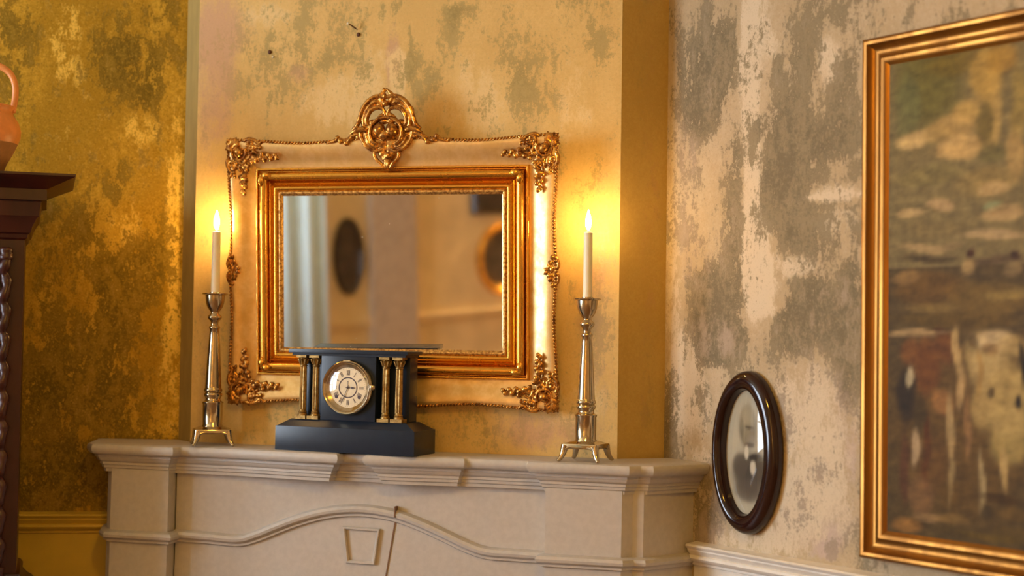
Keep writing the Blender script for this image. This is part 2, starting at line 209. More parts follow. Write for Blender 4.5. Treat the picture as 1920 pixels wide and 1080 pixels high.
def glass_mat(name='clear_glass', k=.9):
    m, nt, b = mat(name)
    b.inputs['Base Color'].default_value = (1, 1, 1, 1); b.inputs['Roughness'].default_value = .02; b.inputs['Alpha'].default_value = .12
    b.inputs['IOR'].default_value = 1.5; b.inputs['Specular IOR Level'].default_value = 1.0
    b.inputs['Coat Weight'].default_value = 1.0; b.inputs['Coat Roughness'].default_value = .02
    nt.nodes.remove(b)
    tr = node(nt, 'ShaderNodeBsdfTransparent'); gl = node(nt, 'ShaderNodeBsdfGlossy'); gl.inputs['Roughness'].default_value = .02
    fr = node(nt, 'ShaderNodeLayerWeight'); fr.inputs[0].default_value = .5
    f5 = maths(nt, 'ADD', maths(nt, 'MULTIPLY', maths(nt, 'POWER', fr.outputs['Facing'], 4.0), k), .05)
    mx = node(nt, 'ShaderNodeMixShader'); nt.links.new(f5, mx.inputs[0])
    nt.links.new(tr.outputs[0], mx.inputs[1]); nt.links.new(gl.outputs[0], mx.inputs[2])
    nt.links.new(mx.outputs[0], nt.nodes['Material Output'].inputs[0])
    return m
M_GLASS = glass_mat()
M_GLASS2 = glass_mat('picture_glass', .22)
def painted(name, rough=.5, sc=60, var=.25, stretch=(1, 1, 1), coat=0.0):
    m, nt, b = mat(name)
    at = node(nt, 'ShaderNodeAttribute'); at.attribute_name = 'paint'
    f = noise_n(nt, coords(nt, stretch), sc, 6, .7)
    k = maths(nt, 'ADD', 1-var, maths(nt, 'MULTIPLY', f, var*2))
    vm = node(nt, 'ShaderNodeVectorMath', operation='SCALE'); nt.links.new(at.outputs['Color'], vm.inputs[0]); nt.links.new(k, vm.inputs['Scale'])
    nt.links.new(vm.outputs[0], b.inputs['Base Color'])
    b.inputs['Roughness'].default_value = rough; b.inputs['Specular IOR Level'].default_value = .15
    bump(nt, b, f, .2, .001)
    return m
M_CANVAS = painted('oil_painting', .55, 45, .35)
M_PRINT = painted('old_photograph', .6, 80, .06)

# ---------------------------------------------------------------- mesh helpers
def link(name, bm, m, parent=None, smooth=True, angle=40):
    me = bpy.data.meshes.new(name); bmesh.ops.recalc_face_normals(bm, faces=bm.faces); bm.to_mesh(me); bm.free()
    if m: me.materials.append(m)
    o = bpy.data.objects.new(name, me); COL.objects.link(o)
    if parent: o.parent = parent
    if smooth:
        me.shade_smooth()
        if angle < 170: me.set_sharp_from_angle(angle=radians(angle))
    return o
def thing(name, label, cat, loc=(0, 0, 0), rotz=0, group=None):
    o = bpy.data.objects.new(name, None); COL.objects.link(o); o.location = loc; o.rotation_euler = (0, 0, rotz)
    o.empty_display_size = .05
    return tag(o, label, cat, group)
def tag(o, label, cat, group=None):
    o['label'] = label; o['category'] = cat
    if group: o['group'] = group
    return o
def struct(o): o['kind'] = 'structure'; return o
def add_box(bm, x0, x1, y0, y1, z0, z1, mtx=None):
    v = [bm.verts.new((x, y, z)) for x in (x0, x1) for y in (y0, y1) for z in (z0, z1)]
    for f in ((0, 1, 3, 2), (4, 6, 7, 5), (0, 4, 5, 1), (2, 3, 7, 6), (0, 2, 6, 4), (1, 5, 7, 3)): bm.faces.new([v[i] for i in f])
    if mtx: bmesh.ops.transform(bm, matrix=mtx, verts=v)
    return v
def bevelled_box(bm, x0, x1, y0, y1, z0, z1, w_=.003, seg=2):
    b2 = bmesh.new(); add_box(b2, x0, x1, y0, y1, z0, z1)
    bmesh.ops.recalc_face_normals(b2, faces=b2.faces)
    bmesh.ops.bevel(b2, geom=b2.edges[:], offset=w_, segments=seg, affect='EDGES', profile=.7)
    merge(bm, b2)
def merge(bm, b2):
    me = bpy.data.meshes.new('tmp'); b2.to_mesh(me); b2.free(); bm.from_mesh(me); bpy.data.meshes.remove(me)
def prism(bm, pts, z0, z1):
    a = [bm.verts.new((x, y, z0)) for x, y in pts]; b = [bm.verts.new((x, y, z1)) for x, y in pts]; n = len(pts)
    bm.faces.new(a); bm.faces.new(b)
    for i in range(n): bm.faces.new((a[i], a[(i+1) % n], b[(i+1) % n], b[i]))
def prism_xz(bm, pts, y0, y1):
    a = [bm.verts.new((x, y0, z)) for x, z in pts]; b = [bm.verts.new((x, y1, z)) for x, z in pts]; n = len(pts)
    bm.faces.new(a); bm.faces.new(b)
    for i in range(n): bm.faces.new((a[i], a[(i+1) % n], b[(i+1) % n], b[i]))
def lathe(bm, prof, seg=40, c=(0, 0, 0), sq=None):
    rings = []
    for r, z in prof:
        rings.append([bm.verts.new((c[0]+max(r, 1e-4)*cos(2*pi*i/seg), c[1]+max(r, 1e-4)*sin(2*pi*i/seg), c[2]+z)) for i in range(seg)])
    for a, b in zip(rings, rings[1:]):
        for i in range(seg): bm.faces.new((a[i], a[(i+1) % seg], b[(i+1) % seg], b[i]))
    bm.faces.new(rings[0]); bm.faces.new(rings[-1])
def tube(bm, pts, rad, seg=8, flat=1.0, flat_dir=None, caps=True):
    P = [Vector(p) for p in pts]; n = len(P)
    if isinstance(rad, (int, float)): rad = [rad]*n
    rings = []
    for i in range(n):
        t = (P[min(i+1, n-1)]-P[max(i-1, 0)])
        if t.length < 1e-9: t = Vector((0, 0, 1))
        t.normalize()
        ref = Vector(flat_dir) if flat_dir else (Vector((0, 1, 0)) if abs(t.y) < .9 else Vector((1, 0, 0)))
        a = t.cross(ref).normalized(); b = a.cross(t).normalized()
        rings.append([bm.verts.new(P[i]+a*rad[i]*cos(2*pi*k/seg)+b*rad[i]*flat*sin(2*pi*k/seg)) for k in range(seg)])
    for a, b in zip(rings, rings[1:]):
        for k in range(seg): bm.faces.new((a[k], a[(k+1) % seg], b[(k+1) % seg], b[k]))
    if caps: bm.faces.new(rings[0]); bm.faces.new(rings[-1])
def blob(bm, c, s, rot=None, sub=2):
    m = Matrix.Translation(c) @ (rot.to_4x4() if rot else Matrix.Identity(4)) @ Matrix.Diagonal((*s, 1))
    bmesh.ops.create_icosphere(bm, subdivisions=sub, radius=1, matrix=m)
def spline(pts, n=8):
    """Catmull-Rom through points"""
    P = [Vector(p) for p in pts]; P = [2*P[0]-P[1]]+P+[2*P[-1]-P[-2]]; out = []
    for i in range(1, len(P)-2):
        for k in range(n):
            t = k/n; a, b, c, d = P[i-1], P[i], P[i+1], P[i+2]
            out.append(.5*((2*b)+(-a+c)*t+(2*a-5*b+4*c-d)*t*t+(-a+3*b-3*c+d)*t**3))
    out.append(P[-2]); return out
def sweep_plan(bm, path, prof, closed=False):
    """path (x,y) walked so that the outside is on its right; prof (offset outward, z)"""
    n = len(path); P = [Vector((x, y)) for x, y in path]; nor = []
    for i in range(n):
        ns = []
        for a, b in ((i-1, i), (i, i+1)):
            if closed or (0 <= a and b < n):
                d = (P[b % n]-P[a % n]).normalized(); ns.append(Vector((d.y, -d.x)))
        if len(ns) == 2:
            s = (ns[0]+ns[1]).normalized(); k = max(.45, s.dot(ns[0])); nor.append(s/k)
        else: nor.append(ns[0])
    rows = [[bm.verts.new((P[i].x+nor[i].x*o, P[i].y+nor[i].y*o, z)) for i in range(n)] for o, z in prof]
    m = n if closed else n-1
    for a, b in zip(rows, rows[1:]):
        for i in range(m): bm.faces.new((a[i], a[(i+1) % n], b[(i+1) % n], b[i]))
    return rows

# ---------------------------------------------------------------- walls
def stain_at(tab, t, z):
    o = p = l = 0.0
    for (ct, cz, rx, ry, a, b, c) in tab:
        d = ((t-ct)/rx)**2+((z-cz)/ry)**2
        if d < 3.2:
            k = exp(-d*d*.45); o += a*k; p += b*k; l += c*k
    return (min(1.4, max(-1, o)), p, l, 1)
def wall_mesh(name, O, D, N, t0, t1, z0, z1, m, tab=None, step=.02, thick=.12):
    bm = bmesh.new(); nt_ = max(1, int(abs(t1-t0)/step)); nz = max(1, int((z1-z0)/step)); g = []
    for i in range(nt_+1):
        t = t0+(t1-t0)*i/nt_; col = []
        for j in range(nz+1):
            z = z0+(z1-z0)*j/nz; p = O+D*t
            col.append((bm.verts.new((p.x, p.y, z)), t, z))
        g.append(col)
    for i in range(nt_):
        for j in range(nz): bm.faces.new((g[i][j][0], g[i+1][j][0], g[i+1][j+1][0], g[i][j+1][0]))
    vals = [(stain_at(tab, t, z) if tab else (0, 0, 0, 1)) for c in g for (_, t, z) in c]
    # solid back, thick away from the room
    bk = -N*thick
    a = O+D*t0+bk; b = O+D*t1+bk
    q = [bm.verts.new((a.x, a.y, z0)), bm.verts.new((b.x, b.y, z0)), bm.verts.new((b.x, b.y, z1)), bm.verts.new((a.x, a.y, z1))]
    bm.faces.new(q)
    L = [c[0] for c in g[0]]; R = [c[0] for c in g[-1]]; Bt = [c[0][0] for c in g]; Tp = [c[-1][0] for c in g]
    bm.faces.new([q[0]]+L+[q[3]]); bm.faces.new([q[1]]+R+[q[2]]); bm.faces.new([q[0]]+Bt+[q[1]]); bm.faces.new([q[3]]+Tp+[q[2]])
    me = bpy.data.meshes.new(name); bmesh.ops.recalc_face_normals(bm, faces=bm.faces); bm.to_mesh(me); bm.free()
    at = me.color_attributes.new('stain', 'FLOAT_COLOR', 'POINT')
    vals += [(0, 0, 0, 1)]*4
    for i, v in enumerate(vals): at.data[i].color = v
    me.materials.append(m)
    o = bpy.data.objects.new(name, me); COL.objects.link(o); return struct(o)
HZ = 3.1
X = Vector((1, 0, 0))
BL, BR = Vector((-.600, 0, 0)), Vector((.6075, 0, 0))
wall_mesh('wall_chimney_breast', Vector((0, 0, 0)), X, Vector((0, -1, 0)), -.600, .6075, 0, HZ, M_BREAST, STAIN_SHADOW_BREAST)
def seg_wall(name, A, B, m, tab=None, step=.05, ext=0, z0=0, z1=HZ):
    d = (B-A); L = d.length; d.normalize(); n = Vector((d.y, -d.x, 0))   # room on the right of A->B reversed below
    c = Vector((.8, -2.8, 0))
    if (c-A).dot(n) < 0: n = -n
    return wall_mesh(name, A, d, n, -ext, L+ext, z0, z1, m, tab, step)
seg_wall('wall_right_return', BR, RW0, M_RET_R, [(.07, 2.3, .05, .3, .4, .0, 0), (.1, 1.7, .03, .8, .1, .25, 0), (.1, 1.3, .02, .25, .5, 0, 0)], .01)
seg_wall('wall_left_return', LW0, BL, M_RET_L, None, .02)
wall_mesh('wall_left', LW0, LD, LN, 0, 2.2, 0, HZ, M_LEFT, STAIN_LEFT)
wall_mesh('wall_right', RW0, RD, RN, 0, 4.6, 0, HZ, M_RIGHT, STAIN_RIGHT)
RE = RW0+RD*4.6; P4 = Vector((3.6, -6.6, 0))
seg_wall('wall_far_right', RE, P4, M_BACK, None, .5)
seg_wall('wall_behind', P4, P3, M_BACK, None, .5)
seg_wall('wall_back', P2, P3, M_BACK, None, .5)
# window wall, pierced
def lbox(bm, O, D, N, a, b, o0, o1, z0, z1):
    v = [bm.verts.new(O+D*t+N*o+Vector((0, 0, z))) for t in (a, b) for o in (o0, o1) for z in (z0, z1)]
    for f in ((0, 1, 3, 2), (4, 6, 7, 5), (0, 4, 5, 1), (2, 3, 7, 6), (0, 2, 6, 4), (1, 5, 7, 3)): bm.faces.new([v[i] for i in f])
WL = (P2-P1).length
bm = bmesh.new()
lbox(bm, P1, WD, WN, 0, WIN_A, -.2, 0, 0, HZ); lbox(bm, P1, WD, WN, WIN_B, WL, -.2, 0, 0, HZ)
lbox(bm, P1, WD, WN, WIN_A, WIN_B, -.2, 0, 0, WIN_Z0); lbox(bm, P1, WD, WN, WIN_A, WIN_B, -.2, 0, WIN_Z1, HZ)
struct(link('wall_window_side', bm, M_BACK, smooth=False))
bm = bmesh.new()
for a, b, z0, z1 in ((WIN_A, WIN_A+.06, WIN_Z0, WIN_Z1), (WIN_B-.06, WIN_B, WIN_Z0, WIN_Z1), (WIN_A, WIN_B, WIN_Z0, WIN_Z0+.07), (WIN_A, WIN_B, WIN_Z1-.06, WIN_Z1),
                     ((WIN_A+WIN_B)/2-.04, (WIN_A+WIN_B)/2+.04, WIN_Z0, WIN_Z1), (WIN_A, WIN_B, 1.40, 1.43), (WIN_A, WIN_B, 2.1, 2.13)):
    lbox(bm, P1, WD, WN, a, b, -.17, -.12, z0, z1)
struct(link('window_1', bm, M_WHITE, smooth=False))
# floor, ceiling
poly = [LW0, BL, BR, RW0, RE, P4, P3, P2, P1]
for nm, z0, z1, m in (('floor', -.08, 0, M_FLOOR), ('ceiling', HZ, HZ+.08, M_CEIL)):
    bm = bmesh.new(); prism(bm, [(p.x, p.y) for p in poly], z0, z1); struct(link(nm, bm, m, smooth=False))
# dado panelling and rails
def rail(name, O, D, N, t0, t1, zt, m, prof):
    bm = bmesh.new(); rows = []
    for o, z in prof: rows.append([bm.verts.new(O+D*t+N*o+Vector((0, 0, zt+z))) for t in (t0, t1)])
    for a, b in zip(rows, rows[1:]): bm.faces.new((a[0], a[1], b[1], b[0]))
    bm.faces.new([r[0] for r in rows]); bm.faces.new([r[1] for r in rows])
    return struct(link(name, bm, m, angle=35))
RAILP = [(0, .002), (.012, 0), (.034, -.002), (.038, -.006), (.034, -.012), (.030, -.014), (.030, -.018), (.024, -.026), (.021, -.030), (.026, -.032), (.028, -.038), (.024, -.044), (.014, -.048), (.012, -.050), (.012, -.056), (.006, -.058), (0, -.060)]
rail('trim_1', RW0, RD, RN, .13, 4.6, .938, M_DADO_R, RAILP)
rail('trim_2', LW0, LD, LN, .17, 2.2, .948, M_DADO_L, RAILP)
bm = bmesh.new(); lbox(bm, RW0, RD, RN, .13, 4.6, 0, .006, .12, .885); struct(link('trim_3', bm, M_DADO_R, smooth=False))
bm = bmesh.new(); lbox(bm, LW0, LD, LN, .17, 2.2, 0, .006, .12, .895); struct(link('trim_4', bm, M_DADO_L, smooth=False))
bm = bmesh.new(); lbox(bm, RW0, RD, RN, .13, 4.6, 0, .02, 0, .12); struct(link('baseboard_right', bm, M_DADO_R, smooth=False))
bm = bmesh.new(); lbox(bm, LW0, LD, LN, .17, 2.2, 0, .02, 0, .12); struct(link('baseboard_left', bm, M_DADO_L, smooth=False))
# far side of the room that the mirror shows
BD = (P3-P2).normalized(); BN = Vector((-BD.y, BD.x, 0))
if BN.x < 0: BN = -BN
BLn = (P3-P2).length
rail('trim_5', P2, BD, BN, 0, BLn, .94, M_BACK, RAILP)
bm = bmesh.new(); lbox(bm, P2, BD, BN, 1.99, 2.33, 0, .05, 0, HZ); struct(link('trim_6', bm, M_PIER_SHADE, smooth=False))  # flat pier, its shaded look is put into the colour

# curtain beside the window end of the back wall
bm = bmesh.new(); n = 90; rows = []
for j in range(2):
    z = (.45, 2.95)[j]
    rows.append([bm.verts.new(P2+BD*(1.0+.62*i/n)+BN*(.10+.022*sin(i*.28+.5)+.004*sin(i*.9))+Vector((0, 0, z))) for i in range(n+1)])
for i in range(n): bm.faces.new((rows[0][i], rows[0][i+1], rows[1][i+1], rows[1][i]))
o = link('curtain', bm, M_CURT, angle=180)
sm = o.modifiers.new('thickness', 'SOLIDIFY'); sm.thickness = .004
tag(o, 'pale blue white curtain seen at the left of the mirror reflection', 'curtain')
# curtain pole reaches from the window wall corner across the curtain
bm = bmesh.new(); tube(bm, [P2+BD*.0+BN*.10+Vector((0, 0, 2.97)), P2+BD*1.72+BN*.10+Vector((0, 0, 2.97))], .018, 12)
tube(bm, [P2+BD*1.65+BN*0+Vector((0, 0, 2.97)), P2+BD*1.65+BN*.10+Vector((0, 0, 2.97))], .01, 8)
tag(link('curtain_pole', bm, M_BRASS), 'brass curtain pole above the pale curtain on the back wall', 'curtain pole')

def wall_picture(name, label, cat, t, z, hw, hh, fwid, oval, mf, mi):
    root = thing(name, label, cat, P2+BD*t+BN*.002+Vector((0, 0, z-hh)), atan2(BD.y, BD.x))
    # local x along the wall, local -y ... room side is +/-: find sign
    sgn = 1 if (Matrix.Rotation(atan2(BD.y, BD.x), 3, 'Z') @ Vector((0, 1, 0))).dot(BN) > 0 else -1
    bm = bmesh.new(); n = 48 if oval else 4; rows = []
    prof = [(0, 0), (0, .02), (.3, .035), (.7, .028), (1, .012)]
    for s, h in prof:
        r = []
        for i in range(n):
            a = 2*pi*i/n+(0 if oval else pi/4)
            cx, cz = (cos(a), sin(a)) if oval else ((1 if cos(a) > 0 else -1), (1 if sin(a) > 0 else -1))
            r.append(bm.verts.new((cx*(hw-s*fwid), sgn*h, hh+cz*(hh-s*fwid))))
        rows.append(r)
    for a, b in zip(rows, rows[1:]):
        for i in range(n): bm.faces.new((a[i], a[(i+1) % n], b[(i+1) % n], b[i]))
    link('frame', bm, mf, root)
    bm = bmesh.new(); bm.faces.new([bm.verts.new((v.x, v.y, v.z)) for v in [Vector(((cos(2*pi*i/n+(0 if oval else pi/4)) if oval else (1 if cos(2*pi*i/n+pi/4) > 0 else -1))*(hw-fwid), sgn*.012, hh+(sin(2*pi*i/n) if oval else (1 if sin(2*pi*i/n+pi/4) > 0 else -1))*(hh-fwid))) for i in range(n)]])
    link('picture', bm, mi, root, smooth=False)
    return root
M_DPIC = simple('dark_picture', (.07, .045, .03), .5, 0, .5, 12)
wall_picture('oval_picture', 'dark oval picture reflected left of centre in the mirror', 'picture', 1.84, 1.34, .11, .24, .03, True, M_OVAL, M_DPIC)
wall_picture('dark_picture', 'small dark rectangular picture in the mirror upper right corner', 'picture', 3.02, 1.78, .22, .22, .04, False, M_OVAL, M_DPIC)
wall_picture('gilt_oval_picture', 'dark picture in an oval gilt frame reflected at the right mirror edge', 'picture', 3.06, 1.26, .22, .24, .05, True, M_GILT, M_DPIC)

# ---------------------------------------------------------------- fireplace
ZT = 1.15
fp = thing('fireplace', 'cream painted stone fireplace surround with a serpentine mantel shelf', 'fireplace', (-.008, 0, 0))
fp.rotation_euler = (0, .0065, 0)
LE = (-.838, .000); RE_ = (.806, .032)
FWD = .022
def mv(p, d=FWD): return (p[0]+d*(1.26-p[0])/3.86, p[1]-d)
body = [LE, (-.800, -.088), (-.775, -.115), (-.604, -.115), (-.604, -.065), (.445, -.065), (.445, -.115), (.642, -.115), (.666, -.091), (.694, -.091), RE_]
bm = bmesh.new(); prism(bm, [LE, (-0.7883, -0.1100), (-0.7634, -0.1370), (-0.5934, -0.1370), (-.604, -.004), (-.62, -.004)], .10, 1.085)
link('pilaster', bm, M_MANTEL, fp, smooth=False)
bm = bmesh.new(); prism(bm, [(0.4496, -0.1370), (0.6455, -0.1370), (.642, -.004), (.445, -.004)], .10, 1.085)
link('pilaster', bm, M_MANTEL, fp, smooth=False)
bm = bmesh.new(); prism(bm, [(0.6455, -0.1370), (0.6694, -0.1130), (0.6972, -0.1130), RE_, (.72, .09), (.612, -.004), (.642, -.004)], .10, 1.085)
link('side_panel', bm, M_MANTEL, fp, smooth=False)
for pts in ([LE, (-0.8032, -0.1220), (-0.7733, -0.1490), (-0.5814, -0.1490), (-.592, -.004), (-.62, -.004)], [(0.4377, -0.1490), (0.6515, -0.1490), (0.6754, -0.1250), (0.7072, -0.1250), (.806, .03), (.612, -.004), (.433, -.004)]):
    bm = bmesh.new(); prism(bm, pts, -.004, .12); link('plinth', bm, M_MANTEL, fp, smooth=False)
# spandrel panel with arched lower edge
arch_c = [(-0.5934, .905), (-0.4900, .903), (-0.4055, .901), (-0.3557, .915), (-0.3011, .938), (-0.2414, .962), (-0.1817, .981), (-0.1221, .993), (-0.0594, .998), (0.0022, .994), (0.0569, .984), (0.1166, .965), (0.1762, .942), (0.2309, .920), (0.2856, .905), (0.3651, .903), (0.4496, .902)]
low = [(0.4496, .10), (0.3353, .10), (0.3353, .55)]+[(-.067+.397*cos(a*pi/16), .55+.20*sin(a*pi/16)) for a in range(1, 16)]+[(-0.4542, .55), (-0.4542, .10), (-0.5934, .10)]
bm = bmesh.new(); prism_xz(bm, [(-0.5934, 1.09), (0.4496, 1.09)]+low, -.087, -.004)
link('spandrel', bm, M_MANTEL, fp, smooth=False)
bm = bmesh.new(); add_box(bm, -.464, .33, -.004, -.002, .0, .76); link('firebox', bm, M_SOOT_HOLE, fp, smooth=False)
# bead moulding along the arch
cv = spline([(x, 0, z) for x, z in arch_c], 5)
prof = [(.000, .013), (.008, .012), (.017, .008), (.021, .001), (.019, -.006), (.013, -.011), (.009, -.012), (.009, -.018), (.004, -.020), (0, -.022)]
bm = bmesh.new(); rows = []
for i, p in enumerate(cv):
    t = (cv[min(i+1, len(cv)-1)]-cv[max(i-1, 0)]).normalized(); nrm = Vector((-t.z, 0, t.x))
    rows.append([bm.verts.new((p.x+nrm.x*s, -.087-o, p.z+nrm.z*s)) for o, s in prof])
for a, b in zip(rows, rows[1:]):
    for i in range(len(prof)-1): bm.faces.new((a[i], a[i+1], b[i+1], b[i]))
link('arch_moulding', bm, M_MANTEL, fp, angle=30)
bead = [(o, .902+s) for o, s in prof]
bm = bmesh.new(); sweep_plan(bm, [LE, (-0.7883, -0.1100), (-0.7634, -0.1370), (-0.5934, -0.1370), (-0.5934, -0.0870)], bead); link('pilaster_moulding', bm, M_MANTEL, fp, angle=30)
bm = bmesh.new(); sweep_plan(bm, [(0.4496, -0.0870), (0.4496, -0.1370), (0.6455, -0.1370), (0.6694, -0.1130), (0.6972, -0.1130), RE_], bead); link('pilaster_moulding', bm, M_MANTEL, fp, angle=30)
# keystone
ks = [(-0.1440, .9785), (-0.0972, .9865), (-0.0545, .988), (-0.0127, .985), (0.0350, .979), (0.0032, .775), (-0.1141, .775)]
bm = bmesh.new(); prism_xz(bm, ks, -.0685, -.06); k_ = link('keystone', bm, M_MANTEL, fp, smooth=False)
bm = bmesh.new(); prism_xz(bm, [(0.0355, .981), (0.0395, .981), (0.0067, .775), (0.0037, .775)], -.0890, -.086); link('joint', bm, M_JOINT, fp, smooth=False)
bm = bmesh.new(); prism_xz(bm, [(0.0380, 1.0105), (0.0415, 1.010), (0.0415, .982), (0.0380, .982)], -.1088, -.086); link('joint', bm, M_JOINT, fp, smooth=False)
bm = bmesh.new()
qo = [(-0.1101, .951), (-0.0048, .949), (-0.0167, .853), (-0.0982, .853)]
def inset(q, d):
    c = Vector((sum(p[0] for p in q)/4, sum(p[1] for p in q)/4)); return [(p[0]+(d if p[0] < c.x else -d), p[1]+(d if p[1] < c.y else -d)) for p in q]
rr = [[bm.verts.new((x, y, z)) for x, z in inset(qo, d)] for d, y in ((0, -0.0905), (.002, -0.0955), (.006, -0.0955), (.0085, -0.0920), (.009, -0.0905))]
for a, b in zip(rr, rr[1:]):
    for i in range(4): bm.faces.new((a[i], a[(i+1) % 4], b[(i+1) % 4], b[i]))
link('raised_frame', bm, M_MANTEL, k_, smooth=False)
# shelf with bullnose and stepped cornice, serpentine in plan
sp_ = [(-.868, -.030), (-0.8340, -0.1400), (-0.8002, -0.1770), (-0.5645, -0.1770), (-0.5576, -0.1460), (-0.4104, -0.1460)]
sp_ += [(-0.3905, -0.1490), (-0.3309, -0.1570), (-0.2613, -0.1680), (-0.1917, -0.1770), (-0.0972, -0.1830), (-0.0922, -0.1490)]
sp_ += [(-0.0266, -0.1490), (-0.0217, -0.1830), (0.0728, -0.1770), (0.1424, -0.1690), (0.1961, -0.1610), (0.2379, -0.1570), (0.2428, -0.1470)]
sp_ += [(0.4049, -0.1470), (0.4119, -0.1770), (0.6684, -0.1770), (0.6932, -0.1520), (0.7251, -0.1520), (0.7390, -0.1340), (.852, .000)]
sp_[0] = (-.880, -.016)
cor = [(-.014, 1.150), (-.006, 1.1492), (0, 1.1465), (.0035, 1.141), (.004, 1.134), (.001, 1.1265), (-.005, 1.121), (-.013, 1.119), (-.017, 1.1185), (-.017, 1.112), (-.020, 1.111), (-.023, 1.105), (-.028, 1.100), (-.031, 1.0985), (-.031, 1.092), (-.035, 1.0905), (-.036, 1.083), (-.041, 1.080), (-.042, 1.072), (-.060, 1.072)]
bm = bmesh.new(); rows = sweep_plan(bm, sp_, cor[:8]+[(-.035, 1.1187)])
top = rows[0]; back = [bm.verts.new((x, y, 1.150)) for x, y in ((.730, .100), (.6085, -.0005), (-.601, -.0005), (-.668, .060))]
bm.faces.new(top+back)
link('shelf', bm, M_MANTEL, fp, angle=30)
bm = bmesh.new(); sweep_plan(bm, sp_, cor[8:]); link('cornice', bm, M_MANTEL, fp, angle=25)
# hearth slab
def shelf_z(x): return ZT-.0065*(x+.008)

# ---------------------------------------------------------------- gilt mirror
mr = thing('mirror', 'rectangular mirror in an ornate gilt frame with carved crest above the mantel', 'mirror', (-.009, -.001, 1.268))
mr.rotation_euler = (.063, 0, 0)
W_, H_ = .464, .3625
def wave(u, side):
    a = abs(u)
    if side == 'h': # dips between corner and centre
        return .011*exp(-((a-.52)/.26)**2) if a < .86 else 0
    return .008*exp(-((a-.35)/.28)**2)*(1 if a > .0 else 0) if a < .8 else 0
def frame_ring(bm, prof, wavy):
    n = 64
    sides = [((-1, 1), (1, 1), 'h'), ((1, 1), (1, -1), 'v'), ((1, -1), (-1, -1), 'h'), ((-1, -1), (-1, 1), 'v')]
    for (a, b, sd) in sides:
        rows = []
        inward = Vector((-(a[0]+b[0])/2, -(a[1]+b[1])/2))
        for s, h in prof:
            r = []
            A = Vector((a[0]*(W_-s), a[1]*(H_-s))); B = Vector((b[0]*(W_-s), b[1]*(H_-s)))
            for i in range(n+1):
                u = -1+2*i/n; p = A.lerp(B, i/n)
                wv = wave(u, sd)*max(0, 1-s/.05) if wavy else 0
                p = p+inward*wv
                r.append(bm.verts.new((p.x, -h, H_+p.y)))
            rows.append(r)
        for x, y in zip(rows, rows[1:]):
            for i in range(n): bm.faces.new((x[i], x[i+1], y[i+1], y[i]))
bm = bmesh.new(); frame_ring(bm, [(.004, 0), (.002, .018), (.004, .028), (.008, .031), (.018, .0305), (.030, .0285), (.042, .0245), (.052, .0200), (.060, .0165), (.068, .0140), (.079, .0125)], True)
link('frame_band', bm, M_BAND, mr, angle=50)
bm = bmesh.new(); frame_ring(bm, [(.079, .0), (.079, .018), (.0805, .0215), (.083, .0225), (.0855, .0215), (.087, .016), (.088, .0105), (.0895, .0105), (.091, .022), (.0935, .028), (.098, .0325), (.103, .034), (.108, .0325), (.112, .028), (.1145, .022), (.116, .0135), (.1175, .0125), (.1185, .0195), (.1205, .022), (.1225, .0195), (.124, .013), (.126, .0110), (.130, .0175), (.1345, .0195), (.138, .0185), (.141, .014), (.143, .012)], False)
link('inner_moulding', bm, M_GILT, mr, angle=45)
bm = bmesh.new(); frame_ring(bm, [(.142, .0125), (.144, .0155), (.147, .0165), (.150, .0155), (.153, .0125), (.156, .0065)], False)
link('beaded_lip', bm, M_LIP, mr, angle=60)
bm = bmesh.new(); add_box(bm, -W_+.150, W_-.150, -.0075, -.003, .150, 2*H_-.150); link('mirror_glass', bm, M_MIRROR, mr, smooth=False)
# rope edge
bm = bmesh.new()
for (a, b, sd) in [((-1, 1), (1, 1), 'h'), ((1, 1), (1, -1), 'v'), ((1, -1), (-1, -1), 'h'), ((-1, -1), (-1, 1), 'v')]:
    A = Vector((a[0]*(W_-.003), a[1]*(H_-.003))); B = Vector((b[0]*(W_-.003), b[1]*(H_-.003))); L = (B-A).length; n = int(L/.0088)
    inward = Vector((-(a[0]+b[0])/2, -(a[1]+b[1])/2)); ang = atan2((B-A).y, (B-A).x)
    for i in range(n+1):
        u = -1+2*i/n; p = A.lerp(B, i/n)+inward*wave(u, sd)
        if sd == 'h' and a[1] > 0 and abs(u) < .16: continue
        blob(bm, (p.x, -.0295, H_+p.y), (.0078, .0052, .0032), Matrix.Rotation(-(ang+radians(38)), 3, 'Y'), 1)
link('rope_edge', bm, M_ORN, mr, angle=180)

def fuse(o, vox=.0014):
    md = o.modifiers.new('fuse', 'REMESH'); md.mode = 'VOXEL'; md.voxel_size = vox; md.use_smooth_shade = True
    s2 = o.modifiers.new('soften', 'SMOOTH'); s2.factor = .5; s2.iterations = 2
OS = 1.0
def scroll(bm, pts, r, h, fx=1, fz=1, ox=0, oz=0, flat=1.0, curl=None):
    r = [x*OS for x in r]
    """pts (x,z); r list of radii at the control points; h height above the frame back"""
    q = spline([(ox+fx*x, -h, oz+fz*z) for x, z in pts], 6); n = len(q); m = len(r)-1
    rad = [r[min(m, int(i/(n-1)*m))]*(1-(i/(n-1)*m) % 1)+r[min(m, int(i/(n-1)*m)+1)]*((i/(n-1)*m) % 1) for i in range(n)]
    tube(bm, q, rad, 8, flat)
def spiral(cx, cz, r0_, r1_, a0, turns, n=14):
    return [(cx+(r0_+(r1_-r0_)*i/n)*cos(a0+turns*2*pi*i/n), cz+(r0_+(r1_-r0_)*i/n)*sin(a0+turns*2*pi*i/n)) for i in range(n+1)]
